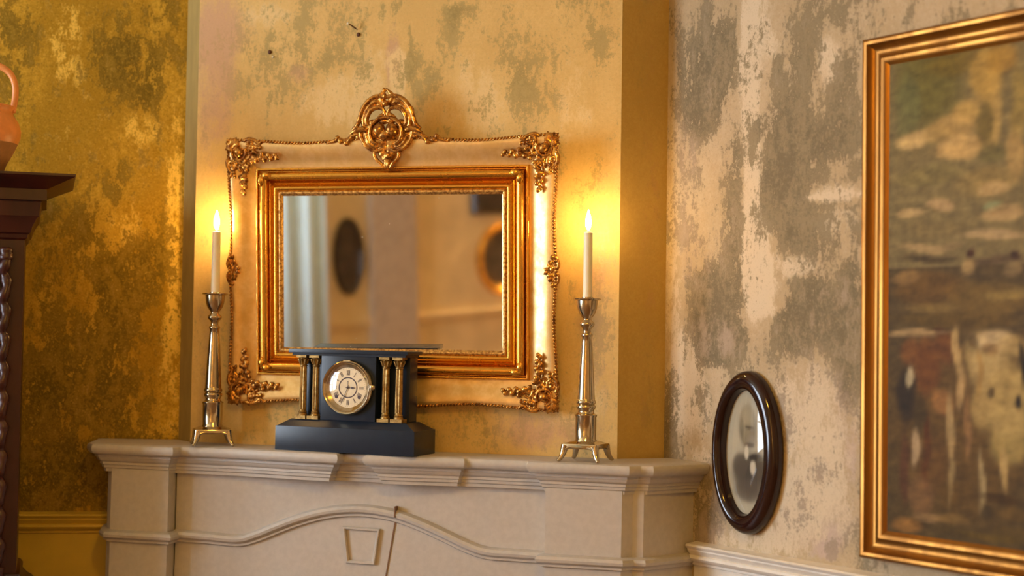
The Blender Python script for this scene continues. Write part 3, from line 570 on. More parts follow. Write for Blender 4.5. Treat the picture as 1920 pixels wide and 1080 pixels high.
def leaf(bm, x, z, ang, ln, wd, h, fx, fz, ox, oz, bend=0.0):
    n = 7; pts = []; rad = []
    for i in range(n+1):
        t = i/n; a = ang+bend*t
        pts.append((x+ln*t*cos(a), z+ln*t*sin(a)))
    q = [(ox+fx*px, -(h+.004*sin(pi*i/n)), oz+fz*pz) for i, (px, pz) in enumerate(pts)]
    tube(bm, q, [max(.0008, wd*OS*OS*sin(pi*min(.97, .12+.86*i/n))**.8) for i in range(n+1)], 7, .6)
def corner_ornament(bm, fx, fz):
    """local origin at the outer corner; +x, +z run inward along the two edges"""
    ox, oz = -fx*W_, H_-fz*H_
    rng = random.Random(3)
    
    k = dict(fx=fx, fz=fz, ox=ox, oz=oz)
    # base pad
    for (x, z, rx, rz) in ((.030, .030, .030, .030), (.052, .020, .022, .014), (.020, .052, .014, .022), (.012, .012, .014, .014)):
        blob(bm, (ox+fx*x, -.022, oz+fz*z), (rx, .008, rz), None, 2)
    # fan of shell ribs at the corner
    for i in range(9):
        a = radians(180+45-75+150*i/8)
        leaf(bm, .022, .022, a, .026+.004*(i % 2), .0042, .030, bend=0, **k)
    # cabochon
    blob(bm, (ox+fx*.036, -.035, oz+fz*.036), (.0125, .012, .0155), Matrix.Rotation(radians(45)*fx*fz, 3, 'Y'), 3)
    # ring around the cabochon
    scroll(bm, [(.036+.0205*cos(a), .036+.0215*sin(a)) for a in [radians(t) for t in range(-30, 300, 30)]], [.0045, .0032, .003, .003, .0045], .033, **k)
    # C scrolls along both edges
    for sw in (0, 1):
        def T(l): return [(z, x) if sw else (x, z) for x, z in l]
        scroll(bm, T(spiral(.070, .014, .003, .015, 0.3, -.95)), [.0025, .003, .0035, .004, .004], .031, **k)
        scroll(bm, T([(.048, .006), (.062, .001), (.078, .003), (.092, .012), (.100, .010), (.106, .004)]), [.004, .0055, .0045, .004, .0045, .003], .029, **k)
        scroll(bm, T([(.050, .030), (.062, .034), (.068, .044), (.062, .054), (.054, .052)]), [.003, .004, .0038, .0035, .003], .031, **k)
        for j in range(5):
            x, z = (.060+.009*j, .012+.0015*j); 
            if sw: x, z = z, x
            leaf(bm, x, z, radians(60) if not sw else radians(30), .014, .0028, .031, bend=.5, **k)
        # trailing spray of leaves
        stem = T([(.060, .048), (.072, .056), (.086, .050), (.100, .047), (.118, .050), (.134, .050), (.150, .048)])
        scroll(bm, stem, [.0035, .0035, .003, .003, .003, .0025, .002], .030, **k)
        scroll(bm, T(spiral(.078, .044, .002, .011, 1.0, .8)), [.002, .003, .003], .031, **k)
        for (x, z, a, l, w2) in ((.084, .050, 70, .017, .005), (.094, .048, 20, .018, .006), (.100, .046, -55, .014, .0045), (.108, .050, 60, .016, .005), (.116, .049, -35, .015, .005), (.124, .050, 45, .016, .0045), (.136, .049, -30, .014, .004), (.140, .049, 25, .016, .004), (.078, .058, 130, .013, .004)):
            aa = radians(a)
            if sw: x, z = z, x; aa = pi/2-aa
            leaf(bm, x, z, aa, l, w2, .031, bend=rng.uniform(-.3, .3), **k)
        p = T([(.103, .049)])[0]; blob(bm, (ox+fx*p[0], -.032, oz+fz*p[1]), (.011, .008, .0095), None, 2)
        p = T([(.128, .050)])[0]; blob(bm, (ox+fx*p[0], -.030, oz+fz*p[1]), (.008, .006, .006), None, 2)
        p = T([(.078, .050)])[0]; blob(bm, (ox+fx*p[0], -.030, oz+fz*p[1]), (.009, .006, .008), None, 2)
OS = 1.33
for fx, fz in ((1, -1), (-1, -1), (1, 1), (-1, 1)):
    bm = bmesh.new(); corner_ornament(bm, fx, fz); fuse(link('corner_ornament', bm, M_ORN, mr, angle=180))
# small leaf clasps at the inner mitres
for fx, fz in ((1, -1), (-1, -1), (1, 1), (-1, 1)):
    bm = bmesh.new(); ox, oz = -fx*W_, H_-fz*H_
    for a in (2, 88): leaf(bm, .100, .100, radians(a), .030, .006, .033, fx, fz, ox, oz)
    blob(bm, (ox+fx*.101, -.033, oz+fz*.101), (.006, .005, .006), None, 2)
    link('mitre_leaf', bm, M_GILT, mr, angle=180)
# side ornaments
OS = 1.15
for fx in (1, -1):
    bm = bmesh.new(); ox, oz = -fx*(W_-.004), H_+.004; k = dict(fx=fx, fz=1, ox=ox, oz=oz)
    blob(bm, (ox+fx*.012, -.023, oz), (.013, .007, .028), None, 2)
    blob(bm, (ox+fx*.012, -.032, oz+.004), (.006, .006, .009), None, 2)
    for s in (1, -1):
        scroll(bm, [(x, s*z) for x, z in spiral(.013, .020, .002, .011, -.5, .85)], [.002, .003, .0035], .030, **k)
        scroll(bm, [(.000, s*.004), (-.005, s*.016), (-.002, s*.030), (.004, s*.040), (.002, s*.048)], [.004, .0045, .004, .0035, .002], .028, **k)
        for (x, z, a, l) in ((.012, .006, 35, .018), (.014, .014, 60, .016), (.018, .002, 10, .018), (.010, .030, 75, .014)):
            leaf(bm, x, s*z, s*radians(a), l, .0045, .030, bend=s*.2, **k)
    fuse(link('side_ornament', bm, M_ORN, mr, angle=180))
# crest; local centre (cx, cz)
OS = 1.32
bm = bmesh.new(); cx, cz = -.004, 2*H_+.024
k = dict(fx=1, fz=1, ox=cx, oz=cz)
U = 1/695
def C_(l): return [((x-720)*U, (240-y)*U) for x, y in l]
HB = .032
for s in (0, 1):
    def Mx(l): return [(((2*721-x) if s else x), y) for x, y in l]
    # outer arm
    scroll(bm, C_(Mx([(713, 186), (728, 183), (742, 183), (756, 191), (767, 205), (773, 221), (778, 235), (788, 243)])), [.003, .0045, .005, .0052, .005, .0048, .005, .0025], HB+.004, **k)
    scroll(bm, C_(Mx([(730, 198), (742, 192), (754, 200), (762, 212), (766, 226), (765, 240)])), [.003, .0055, .0045, .004, .0045, .004], HB+.002, **k)
    # beading in the channel between
    for i in range(7):
        a = radians(62-15*i); x, y = Mx([(729+37*cos(a), 226-37*sin(a))])[0]; p = C_([(x, y)])[0]
        blob(bm, (cx+p[0], -(HB+.004), cz+p[1]), (.0032, .0035, .0032), None, 1)
    # loop around the opening
    scroll(bm, C_(Mx([(722, 218), (728, 206), (738, 203), (750, 207), (758, 219), (759, 232), (754, 238)])), [.003, .0045, .005, .0055, .005, .004, .003], HB+.004, **k)
    scroll(bm, C_(Mx([(722, 214), (732, 219), (742, 230), (752, 238), (762, 244)])), [.004, .005, .0045, .004, .004], HB+.002, **k)
    # C scroll hugging the heart
    scroll(bm, C_(Mx([(718, 221), (734, 224), (747, 234), (752, 250), (748, 264), (738, 271)])), [.003, .0038, .004, .0045, .0045, .003], HB+.010, **k)
    # lower flank
    scroll(bm, C_(Mx([(772, 246), (770, 258), (762, 272), (750, 281), (738, 284), (728, 279)])), [.005, .0048, .0048, .0045, .004, .003], HB+.003, **k)
    scroll(bm, C_(Mx([(760, 254), (756, 266), (748, 274), (738, 276)])), [.006, .007, .006, .004], HB+.001, **k)
    # ears: leaf tips at the sides
    scroll(bm, C_(Mx([(758, 246), (768, 243), (780, 245), (792, 252)])), [.004, .0058, .0055, .0015], HB+.007, **k)
    scroll(bm, C_(Mx([(768, 256), (776, 252), (786, 255), (794, 262), (800, 268)])), [.003, .0045, .0045, .0045, .003], HB+.003, **k)
    # ribbon flourish running into the rope edge
    scroll(bm, C_(Mx([(790, 254), (797, 262), (806, 264), (816, 261), (826, 264), (842, 268)])), [.004, .006, .0052, .0055, .0045, .002], HB-.002, **k)
    for (x, y, a, l) in ((798, 264, -60, .014), (806, 262, -20, .018), (814, 259, 15, .012), (775, 254, -75, .012)):
        p = C_(Mx([(x, y)]))[0]; aa = radians(a); aa = pi-aa if s else aa
        leaf(bm, p[0], p[1], aa, l, .0048, HB, **k)
    # tassel leaves by the drop
    scroll(bm, C_(Mx([(742, 283), (745, 291), (740, 300), (732, 307), (727, 316)])), [.0035, .0042, .004, .0035, .002], HB+.002, **k)
    scroll(bm, C_(Mx(
        [(724, 196), (730, 190), (733, 182), (728, 176), (720, 168)])), [.004, .005, .005, .0045, .002], HB+.002, **k)
    # filler ground so that the carving reads solid except for the two openings
    for (x, y, rx, ry) in ((733, 270, 20, 13), (764, 230, 8, 20), (768, 212, 6, 12), (736, 190, 14, 7), (728, 280, 12, 12), (722, 294, 12, 12), (722, 306, 6, 12), (748, 232, 10, 8), (775, 250, 16, 6), (752, 198, 12, 8), (733, 198, 9, 7), (728, 228, 10, 7), (760, 252, 10, 14), (745, 248, 18, 16), (730, 288, 9, 10)):
        p = C_(Mx([(x, y)]))[0]; blob(bm, (cx+p[0], -(HB-.002), cz+p[1]), (rx*U, .0085, ry*U), None, 2)
# heart
for s in (-1, 1):
    p = C_([(721+s*12.5, 245)])[0]; blob(bm, (cx+p[0], -(HB+.012), cz+p[1]), (.0165, .017, .0190), Matrix.Rotation(s*radians(-25), 3, 'Y'), 3)
p = C_([(721, 254)])[0]; blob(bm, (cx+p[0], -(HB+.009), cz+p[1]), (.024, .016, .0155), None, 3)
p = C_([(721, 196)])[0]; blob(bm, (cx+p[0], -(HB+.008), cz+p[1]), (.0105, .009, .0085), None, 2)
p = C_([(718, 182)])[0]; blob(bm, (cx+p[0], -(HB+.006), cz+p[1]), (.006, .007, .009), None, 2)
p = C_([(716, 172)])[0]; blob(bm, (cx+p[0], -(HB+.003), cz+p[1]), (.0045, .005, .009), None, 2)
p = C_([(724, 293)])[0]; blob(bm, (cx+p[0], -(HB+.007), cz+p[1]), (.008, .007, .009), None, 2)
p = C_([(724, 308)])[0]; blob(bm, (cx+p[0], -(HB+.004), cz+p[1]), (.004, .004, .010), None, 2)
fuse(link('crest', bm, M_ORN, mr, angle=180), .0012)

# ---------------------------------------------------------------- candlesticks and candles
def make_stick(label, x, y, rz):
    z = shelf_z(x)
    t = thing('candlestick', label, 'candlestick', (x, y, z), rz, 'pair of tall metal candlesticks on the mantel')
    bm = bmesh.new()
    lathe(bm, [(.0285, .049), (.0285, .053), (.0262, .056), (.0268, .080), (.0270, .112), (.0285, .1145), (.0285, .118), (.0225, .121), (.0200, .125), (.0205, .129),
               (.0240, .134), (.0250, .138), (.0240, .1415), (.0215, .143), (.0240, .146), (.0252, .149), (.0244, .153), (.0222, .156), (.0222, .159),
               (.0214, .170), (.0180, .240), (.0138, .300), (.0122, .314), (.0140, .3165), (.0152, .3195), (.0145, .3235), (.0108, .326), (.0100, .334),
               (.0130, .3385), (.0182, .344), (.0194, .348), (.0182, .352), (.0112, .358), (.0106, .362), (.0150, .367), (.0210, .376), (.0248, .388), (.0262, .402), (.0268, .4085)], 40)
    link('stem', bm, M_BRASS, t, angle=50)
    bm = bmesh.new(); lathe(bm, [(.0255, .4075), (.0300, .4085), (.0345, .4105), (.0350, .4125), (.0340, .4135), (.0270, .4115), (.0155, .4105), (.0150, .4165), (.0135, .417), (.0125, .4105), (0, .409)], 40)
    link('drip_pan', bm, M_BRASS, t, angle=50)
    # square stepped base
    bm = bmesh.new()
    rings = []
    def sqring(h, z_, rr):
        out = []
        for q in range(4):
            for j in range(4):
                a = pi/2*q+j*pi/6
                cxx = (h-rr)*(1 if q in (0, 3) else -1); cyy = (h-rr)*(1 if q in (0, 1) else -1)
                out.append(bm.verts.new((cxx+rr*cos(a), cyy+rr*sin(a), z_)))
        return out
    for h, z_, rr in ((.030, .0515, .02), (.034, .050, .012), (.039, .047, .006), (.0465, .045, .004), (.0480, .041, .004), (.0472, .0345, .004), (.0450, .0330, .004), (.020, .0325, .004)):
        rings.append(sqring(h, z_, rr))
    for a, b in zip(rings, rings[1:]):
        for i in range(16): bm.faces.new((a[i], a[(i+1) % 16], b[(i+1) % 16], b[i]))
    bm.faces.new(rings[0]); bm.faces.new(rings[-1])
    link('base_plate', bm, M_BRASS, t, angle=40)
    for sx in (1, -1):
        for sy in (1, -1):
            bm = bmesh.new()
            pts = [(.040, .040), (.0415, .034), (.0438, .022), (.0478, .011), (.0525, .004)]
            q = spline([(sx*r, sy*r, z_) for r, z_ in pts], 5); n = len(q)
            tube(bm, q, [.0112-.0062*i/(n-1) for i in range(n)], 10, 1.0)
            blob(bm, (sx*.0525, sy*.0525, .0042), (.0052, .0052, .0042), None, 2)
            # bracket curving up under the plate edge
            for dx, dy in ((1, 0), (0, 1)):
                e = spline([(sx*(.045-dx*d), sy*(.045-dy*d), z_) for d, z_ in ((0, .022), (.006, .031), (.016, .036), (.028, .0385))], 4)
                tube(bm, e, [.0055, .0055, .005, .005, .0045, .0045, .004, .004, .0035, .0035, .003, .003, .0025][:len(e)], 8)
            link('foot', bm, M_BRASS, t, angle=60)
    return t
def make_candle(label, flabel, x, y, h, wob):
    z = shelf_z(x)+.4110
    c = thing('candle', label, 'candle', (x, y, z), 0, 'lit white taper candles in the candlesticks')
    bm = bmesh.new(); pr = [(.0128, 0), (.0124, .006), (.0116, .010), (.0114, h*.5), (.0112, h-.004), (.0108, h-.0008), (.0085, h), (.0050, h-.0022), (0, h-.0030)]
    lathe(bm, pr, 28); link('wax', bm, M_WAX, c, angle=60)
    bm = bmesh.new(); tube(bm, [(0, 0, h-.003), (.0003, 0, h+.003), (.0014, 0, h+.009)], .0009, 6); link('wick', bm, M_NUM, c)
    bm = bmesh.new(); lathe(bm, [(.0001, 0), (.0034, .003), (.0062, .010), (.0078, .019), (.0074, .027), (.0056, .036), (.0034, .044), (.0014, .050), (.0001, .054)], 20, (0, 0, h+.004))
    f = link('flame', bm, M_FLAME, c, angle=180); f['label'] = 'glowing teardrop flame'
    return c
LX, LY, RX, RY = -.493, -.088, .545, -.112
make_stick('brassy metal candlestick standing left of the mirror on the mantel', LX, LY, radians(28))
make_stick('silvery metal candlestick standing right of the mirror on the mantel', RX, RY, radians(-10))
make_candle('lit white candle in the candlestick left of the mirror', '', LX, LY, .172, 0)
make_candle('lit white candle in the candlestick right of the mirror', '', RX, RY, .172, 0)

# ---------------------------------------------------------------- clock
ck = thing('mantel_clock', 'black mantel clock with gilt columns and round brass rimmed dial', 'clock', (-.078, -.102, shelf_z(-.08)), radians(-7.5))
ck.rotation_euler = (0, .0065, radians(-7.5))
D2 = .066
bm = bmesh.new(); bevelled_box(bm, -.203, .203, -D2, D2, 0, .064, .0015); link('plinth', bm, M_BLACK, ck, angle=40)
bm = bmesh.new()
a = [bm.verts.new((x, y, .064)) for x, y in ((-.200, -D2+.003), (.200, -D2+.003), (.200, D2-.003), (-.200, D2-.003))]
b = [bm.verts.new((x, y, .083)) for x, y in ((-.168, -.044), (.168, -.044), (.168, .040), (-.168, .040))]
for i in range(4): bm.faces.new((a[i], a[(i+1) % 4], b[(i+1) % 4], b[i]))
bm.faces.new(a); bm.faces.new(b); link('bevelled_step', bm, M_BLACK, ck, smooth=False)
bm = bmesh.new(); bevelled_box(bm, -.162, .162, -.012, .034, .083, .255, .001); link('case', bm, M_BLACK, ck, angle=40)
bm = bmesh.new(); bevelled_box(bm, -.080, .080, -.046, -.012, .083, .255, .001); link('dial_block', bm, M_BLACK, ck, angle=40)
bm = bmesh.new(); add_box(bm, -.166, .166, -.050, .034, .252, .258); bevelled_box(bm, -.174, .174, -.056, .037, .258, .268, .001); link('top_slab', bm, M_BLACK, ck, angle=40)
for x in (-.141, -.103, .103, .141):
    bm = bmesh.new(); cy = -.032
    lathe(bm, [(.0125, .092), (.0125, .095), (.0105, .098), (.0115, .101), (.0095, .104), (.0090, .108)], 24, (x, cy, 0))
    seg = 48; rings = []
    for z_ in (.107, .160, .222):
        rr = .0088-(.0006 if z_ > .2 else 0)
        rings.append([bm.verts.new((x+(rr+.0007*cos(12*2*pi*i/seg))*cos(2*pi*i/seg), cy+(rr+.0007*cos(12*2*pi*i/seg))*sin(2*pi*i/seg), z_)) for i in range(seg)])
    for p, q in zip(rings, rings[1:]):
        for i in range(seg): bm.faces.new((p[i], p[(i+1) % seg], q[(i+1) % seg], q[i]))
    lathe(bm, [(.0085, .221), (.0105, .2225), (.0105, .2245), (.0085, .2260), (.0090, .232), (.0110, .240), (.0140, .2445), (.0115, .2455)], 24, (x, cy, 0))
    for i in range(8):
        a_ = pi/4*i; tube(bm, [(x+.0088*cos(a_), cy+.0088*sin(a_), .228), (x+.0120*cos(a_), cy+.0120*sin(a_), .236), (x+.0150*cos(a_), cy+.0150*sin(a_), .242), (x+.0155*cos(a_), cy+.0155*sin(a_), .240)], [.0025, .003, .0025, .0015], 6)
    add_box(bm, x-.0145, x+.0145, cy-.0145, cy+.0145, .2455, .252)
    add_box(bm, x-.0165, x+.0165, cy-.0165, cy+.0165, .083, .092)
    link('column', bm, M_DULLBRASS, ck, angle=50)
# dial: axis along -y, centre
DC = Vector((.002, -.046, .170))
def lathe_y(bm, prof, seg=64):
    rings = [[bm.verts.new((DC.x+r*cos(2*pi*i/seg), DC.y-h, DC.z+r*sin(2*pi*i/seg))) for i in range(seg)] for r, h in prof]
    for p, q in zip(rings, rings[1:]):
        for i in range(seg): bm.faces.new((p[i], p[(i+1) % seg], q[(i+1) % seg], q[i]))
    return rings
bm = bmesh.new(); lathe_y(bm, [(.070, 0), (.0725, .004), (.0725, .010), (.0705, .0145), (.0680, .0165), (.0655, .0155), (.0635, .0125), (.0610, .0105), (.0560, .0070), (.0515, .0035)]); link('bezel', bm, M_BRASS, ck, angle=60)
bm = bmesh.new(); r_ = lathe_y(bm, [(.0535, .0030), (.0535, .0042), (.001, .0042)]); bm.faces.new(r_[-1]); dial = link('dial', bm, M_DIAL, ck, angle=30)
def ydisc(bm, c, r, h, seg=16):
    v = [bm.verts.new((DC.x+c[0]+r*cos(2*pi*i/seg), DC.y-h, DC.z+c[1]+r*sin(2*pi*i/seg))) for i in range(seg)]; bm.faces.new(v)
def strip(bm, p, q, w2, h):
    p, q = Vector(p), Vector(q); d = (q-p).normalized(); n_ = Vector((-d.y, d.x))*w2
    v = [bm.verts.new((DC.x+a.x, DC.y-hh, DC.z+a.y)) for hh in (h, h-.0004) for a in (p+n_, q+n_, q-n_, p-n_)]
    bm.faces.new(v[:4]); bm.faces.new(v[4:])
    for i in range(4): bm.faces.new((v[i], v[(i+1) % 4], v[4+(i+1) % 4], v[4+i]))
bm = bmesh.new(); lathe_y(bm, [(.0275, .0042), (.0272, .0050), (.0248, .0050), (.0245, .0042)]); link('chapter_ring', bm, M_NUM, dial, angle=30)
ROM = {12: 'XII', 1: 'I', 2: 'II', 3: 'III', 4: 'IIII', 5: 'V', 6: 'VI', 7: 'VII', 8: 'VIII', 9: 'IX', 10: 'X', 11: 'XI'}
bm = bmesh.new()
for hnum, s in ROM.items():
    a_ = pi/2-hnum*pi/6; rad_ = Vector((cos(a_), sin(a_))); tan_ = Vector((sin(a_), -cos(a_)))
    wd = {'I': .0026, 'V': .0050, 'X': .0050}; tot = sum(wd[c] for c in s); x = -tot/2
    for c in s:
        xc = x+wd[c]/2; x += wd[c]; lo2, hi2 = .0325, .0455
        P_ = lambda tt, rr2: tuple(rad_*rr2+tan_*tt)
        if c == 'I': strip(bm, P_(xc, lo2), P_(xc, hi2), .0007, .0047)
        elif c == 'V': strip(bm, P_(xc, lo2), P_(xc-.0017, hi2), .0008, .0047); strip(bm, P_(xc, lo2), P_(xc+.0017, hi2), .0004, .0047)
        else: strip(bm, P_(xc+.0018, lo2), P_(xc-.0018, hi2), .0008, .0047); strip(bm, P_(xc-.0018, lo2), P_(xc+.0018, hi2), .0004, .0047)
for i in range(60):
    a_ = 2*pi*i/60; strip(bm, (.0490*cos(a_), .0490*sin(a_)), (.0505*cos(a_), .0505*sin(a_)), .0003, .0047)
link('numerals', bm, M_NUM, dial, smooth=False)
def hand(name, ang, ln, wd):
    bm = bmesh.new(); d = Vector((cos(ang), sin(ang)))
    strip(bm, tuple(-d*.006), tuple(d*ln), .0007, .0068)
    for c in (tuple(d*ln*.62),):
        ydisc(bm, c, wd, .0069)
    n_ = Vector((-d.y, d.x)); v = [bm.verts.new((DC.x+p.x, DC.y-.0069, DC.z+p.y)) for p in (d*ln*.72-n_*wd*.7, d*ln*1.05, d*ln*.72+n_*wd*.7)]; bm.faces.new(v)
    ydisc(bm, (0, 0), .0035, .0070); return link(name, bm, M_NUM, ck, smooth=False)
hand('hour_hand', radians(0), .0205, .0028); hand('minute_hand', radians(247), .040, .0022)
bm = bmesh.new(); strip(bm, (0, .004), (0, .017), .0006, .0062); lathe_y(bm, [(.0, 0.0045), (.001, .0045)]); ydisc(bm, (0, .0155), .0012, .0062)
link('seconds_hand', bm, M_NUM, ck, smooth=False)
for s in (-1, 1):
    bm = bmesh.new(); ydisc(bm, (s*.0335, -.0245), .0048, .0050, 20); link('winding_hole', bm, M_NUM, dial, smooth=False)
bm = bmesh.new(); pr = [(.0655*sin(t), .0070+.016*(cos(t)-cos(pi/2))) for t in [pi/2*(1-i/14) for i in range(15)]]
r_ = lathe_y(bm, [(max(p[0], .0005), p[1]) for p in pr]); bm.faces.new(r_[-1]); gl = link('domed_glass', bm, M_GLASS, ck, angle=180)
bm = bmesh.new(); tube(bm, [(DC.x+.0715, DC.y-.006, DC.z+.002), (DC.x+.077, DC.y-.014, DC.z+.002)], .0028, 10); blob(bm, (DC.x+.0775, DC.y-.020, DC.z+.003), (.0085, .0065, .0085), None, 3); link('knob', bm, M_BRASS, ck, angle=180)
bm = bmesh.new(); tube(bm, [(DC.x-.010, DC.y-.012, DC.z+.069), (DC.x+.010, DC.y-.012, DC.z+.069)], .004, 10); link('hinge', bm, M_BRASS, ck, angle=60)

# ---------------------------------------------------------------- cabinet on the left with jug
CA = radians(31)
CO = Vector((-.883, -.404, 0))       # front right corner of the cabinet body
cb = thing('cabinet', 'tall dark red mahogany cabinet with stepped cornice at the left edge', 'cabinet', CO, CA)
CW, CDp = 1.05, .27
def cab_sweep(bm, prof):
    path = [(0, CDp), (0, 0), (-CW, 0), (-CW, CDp)]        # right side, front, left side; outside...
    path = [(-CW, CDp), (-CW, 0), (0, 0), (0, CDp)]
    rows = sweep_plan(bm, path, prof); return rows
TZ = 1.856
bm = bmesh.new()
rows = cab_sweep(bm, [(0, -.165), (.006, -.160), (.008, -.150), (.014, -.146), (.018, -.130), (.028, -.110), (.034, -.104), (.036, -.084), (.038, -.068), (.040, -.066), (.052, -.064), (.052, -.036), (.056, -.034), (.075, -.026), (.098, -.016), (.116, -.009), (.121, -.006), (.121, 0)])
for r in rows:
    for v in r: v.co.z += TZ
bm.faces.new(rows[-1]); link('cornice', bm, M_MAHOG, cb, angle=25)
bm = bmesh.new(); add_box(bm, -CW, 0, 0, CDp, .80, TZ-.16); link('body', bm, M_MAHOG, cb, smooth=False)
for x in (-.044, -CW+.044):
    bm = bmesh.new()
    z0, z1 = .84, TZ-.20; n = 160; q = []; rr = []
    for i in range(n+1):
        z_ = z0+(z1-z0)*i/n; a_ = z_*2*pi/.075; q.append((x+.004*cos(a_), -.019+.004*sin(a_), z_)); rr.append(.0125+.002*sin(a_*2))
    tube(bm, q, rr, 10)
    for z_ in (z0, z1): lathe(bm, [(.013, -.02), (.017, -.015), (.017, -.008), (.013, -.003), (.016, .004), (.016, .010), (.012, .014)], 20, (x, -.019, z_))
    link('twisted_column', bm, M_MAHOG, cb, angle=180)
bm = bmesh.new()
for x0, x1 in ((-.48, -.07), (-.98, -.57)):
    for a, b, c, d in ((x0, x1, .90, .93), (x0, x1, 1.60, 1.63), (x0, x0+.03, .90, 1.63), (x1-.03, x1, .90, 1.63)): bevelled_box(bm, a, b, -.012, .002, c, d, .003)
link('door_moulding', bm, M_MAHOG, cb, angle=40)
bm = bmesh.new(); add_box(bm, -CW-.03, .018, -.06, CDp, .02, .775)
rows = cab_sweep(bm, [(0, .835), (.008, .832), (.014, .824), (.012, .812), (.018, .804), (.026, .796), (.036, .790), (.044, .782), (.044, .768), (.02, .765)])
bm.faces.new(rows[0])
link('lower_case', bm, M_MAHOG, cb, angle=30)
for x in (-CW+.04, -.03):
    for y in (0, .21): bm = bmesh.new(); bevelled_box(bm, x-.03, x+.03, y-.03, y+.03, 0, .03, .004); link('foot', bm, M_MAHOG, cb, angle=40)

jg = thing('jug', 'orange terracotta jug with loop handle standing on the dark cabinet', 'jug', cb.matrix_basis @ Vector((-.125, .02, TZ)))
jg.location.z = TZ
bm = bmesh.new(); lathe(bm, [(.02, 0), (.060, 0), (.066, .004), (.075, .030), (.092, .062), (.101, .083)], 48); link('bare_base', bm, M_TERRA2, jg, angle=60)['label'] = 'unglazed darker lower half'
bm = bmesh.new(); lathe(bm, [(.101, .083), (.108, .100), (.109, .118), (.103, .138), (.093, .154), (.088, .162), (.092, .170), (.096, .176), (.094, .180), (.088, .181), (.080, .176), (.078, .160), (.02, .155)], 48); bj = link('belly', bm, M_TERRA, jg, angle=60)
bm = bmesh.new(); q = spline([(.088, 0, .165), (.094, 0, .205), (.092, 0, .240), (.078, 0, .268), (.050, 0, .286), (.015, 0, .292), (-.03, 0, .286), (-.070, 0, .262), (-.092, 0, .225), (-.088, 0, .165)], 6)
tube(bm, q, .0085, 12); link('handle', bm, M_TERRA, jg, angle=180)
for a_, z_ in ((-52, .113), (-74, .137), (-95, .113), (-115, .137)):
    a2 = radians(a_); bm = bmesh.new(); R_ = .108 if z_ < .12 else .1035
    blob(bm, (R_*cos(a2), R_*sin(a2), z_), (.0065, .0065, .0075), None, 2); link('vent_hole_shade', bm, M_SOOT_HOLE, bj, angle=180)  # solid dark blob paints the shade inside a pierced opening
jg.rotation_euler = (0, 0, radians(20))

# ---------------------------------------------------------------- oval portrait on the right wall
def wp(t, o, z): return RW0+RD*t+RN*o+Vector((0, 0, z))
RWA = atan2(RD.y, RD.x)
pt = thing('oval_portrait', 'oval dark wood frame with faded portrait photograph of a bearded man in a suit', 'framed portrait', wp(.330, .001, 1.182-.202), RWA)
AO, BO, AI, BI = .116, .202, .074, .153
OX = -.010
def oval_ring(bm, prof, n=80):
    rows = [[bm.verts.new((a*cos(2*pi*i/n)-.010*(AO-a)/(AO-AI), -h, .202+b*sin(2*pi*i/n))) for i in range(n)] for a, b, h in prof]
    for p, q in zip(rows, rows[1:]):
        for i in range(n): bm.faces.new((p[i], p[(i+1) % n], q[(i+1) % n], q[i]))
    return rows
pr = []
for j in range(15):
    a_ = pi*j/14; s = (1-cos(a_))/2
    pr.append((AO+(AI-AO)*s, BO+(BI-BO)*s, .006+.030*sin(a_)**.8))
bm = bmesh.new(); oval_ring(bm, [(AO-.004, BO-.004, 0)]+pr+[(AI-.002, BI-.002, .004)]); link('frame', bm, M_OVAL, pt, angle=180)
bm = bmesh.new(); rows = [[] for _ in range(2)]
n = 60; g = []; vals = []
for i in range(n+1):
    for j in range(n+1):
        u, v_ = -1+2*i/n, -1+2*j/n
        x = AI*1.02*u*sqrt(max(0, 1-v_*v_/2)); z_ = BI*1.02*v_*sqrt(max(0, 1-u*u/2))
        g.append(bm.verts.new((x+OX, -.0055, .202+z_)))
        t, zz = .320+x, .980+.202+z_; c = Vector((.43, .38, .27))
        for (ct, cz2, rx, ry, col, al) in PORTRAIT_DABS:
            d = ((t-ct)/rx)**2+((zz-cz2)/ry)**2; kk = al/(1+exp(min(60, (d-1)*5))); c = c.lerp(Vector(col), kk)
        vals.append((*c, 1))
for i in range(n):
    for j in range(n): bm.faces.new((g[i*(n+1)+j], g[(i+1)*(n+1)+j], g[(i+1)*(n+1)+j+1], g[i*(n+1)+j+1]))
o = link('photograph', bm, M_PRINT, pt)
at = o.data.color_attributes.new('paint', 'FLOAT_COLOR', 'POINT')
for i, v_ in enumerate(vals): at.data[i].color = v_
bm = bmesh.new(); nn = 64; rr = []
for s, h in ((1.0, .007), (.8, .0105), (.5, .0135), (.2, .015), (.02, .0155)): rr.append([bm.verts.new((OX+AI*s*cos(2*pi*i/nn), -h, .202+BI*s*sin(2*pi*i/nn))) for i in range(nn)])
for p, q in zip(rr, rr[1:]):
    for i in range(nn): bm.faces.new((p[i], p[(i+1) % nn], q[(i+1) % nn], q[i]))
bm.faces.new(rr[-1]); link('domed_glass', bm, M_GLASS2, pt, angle=180)

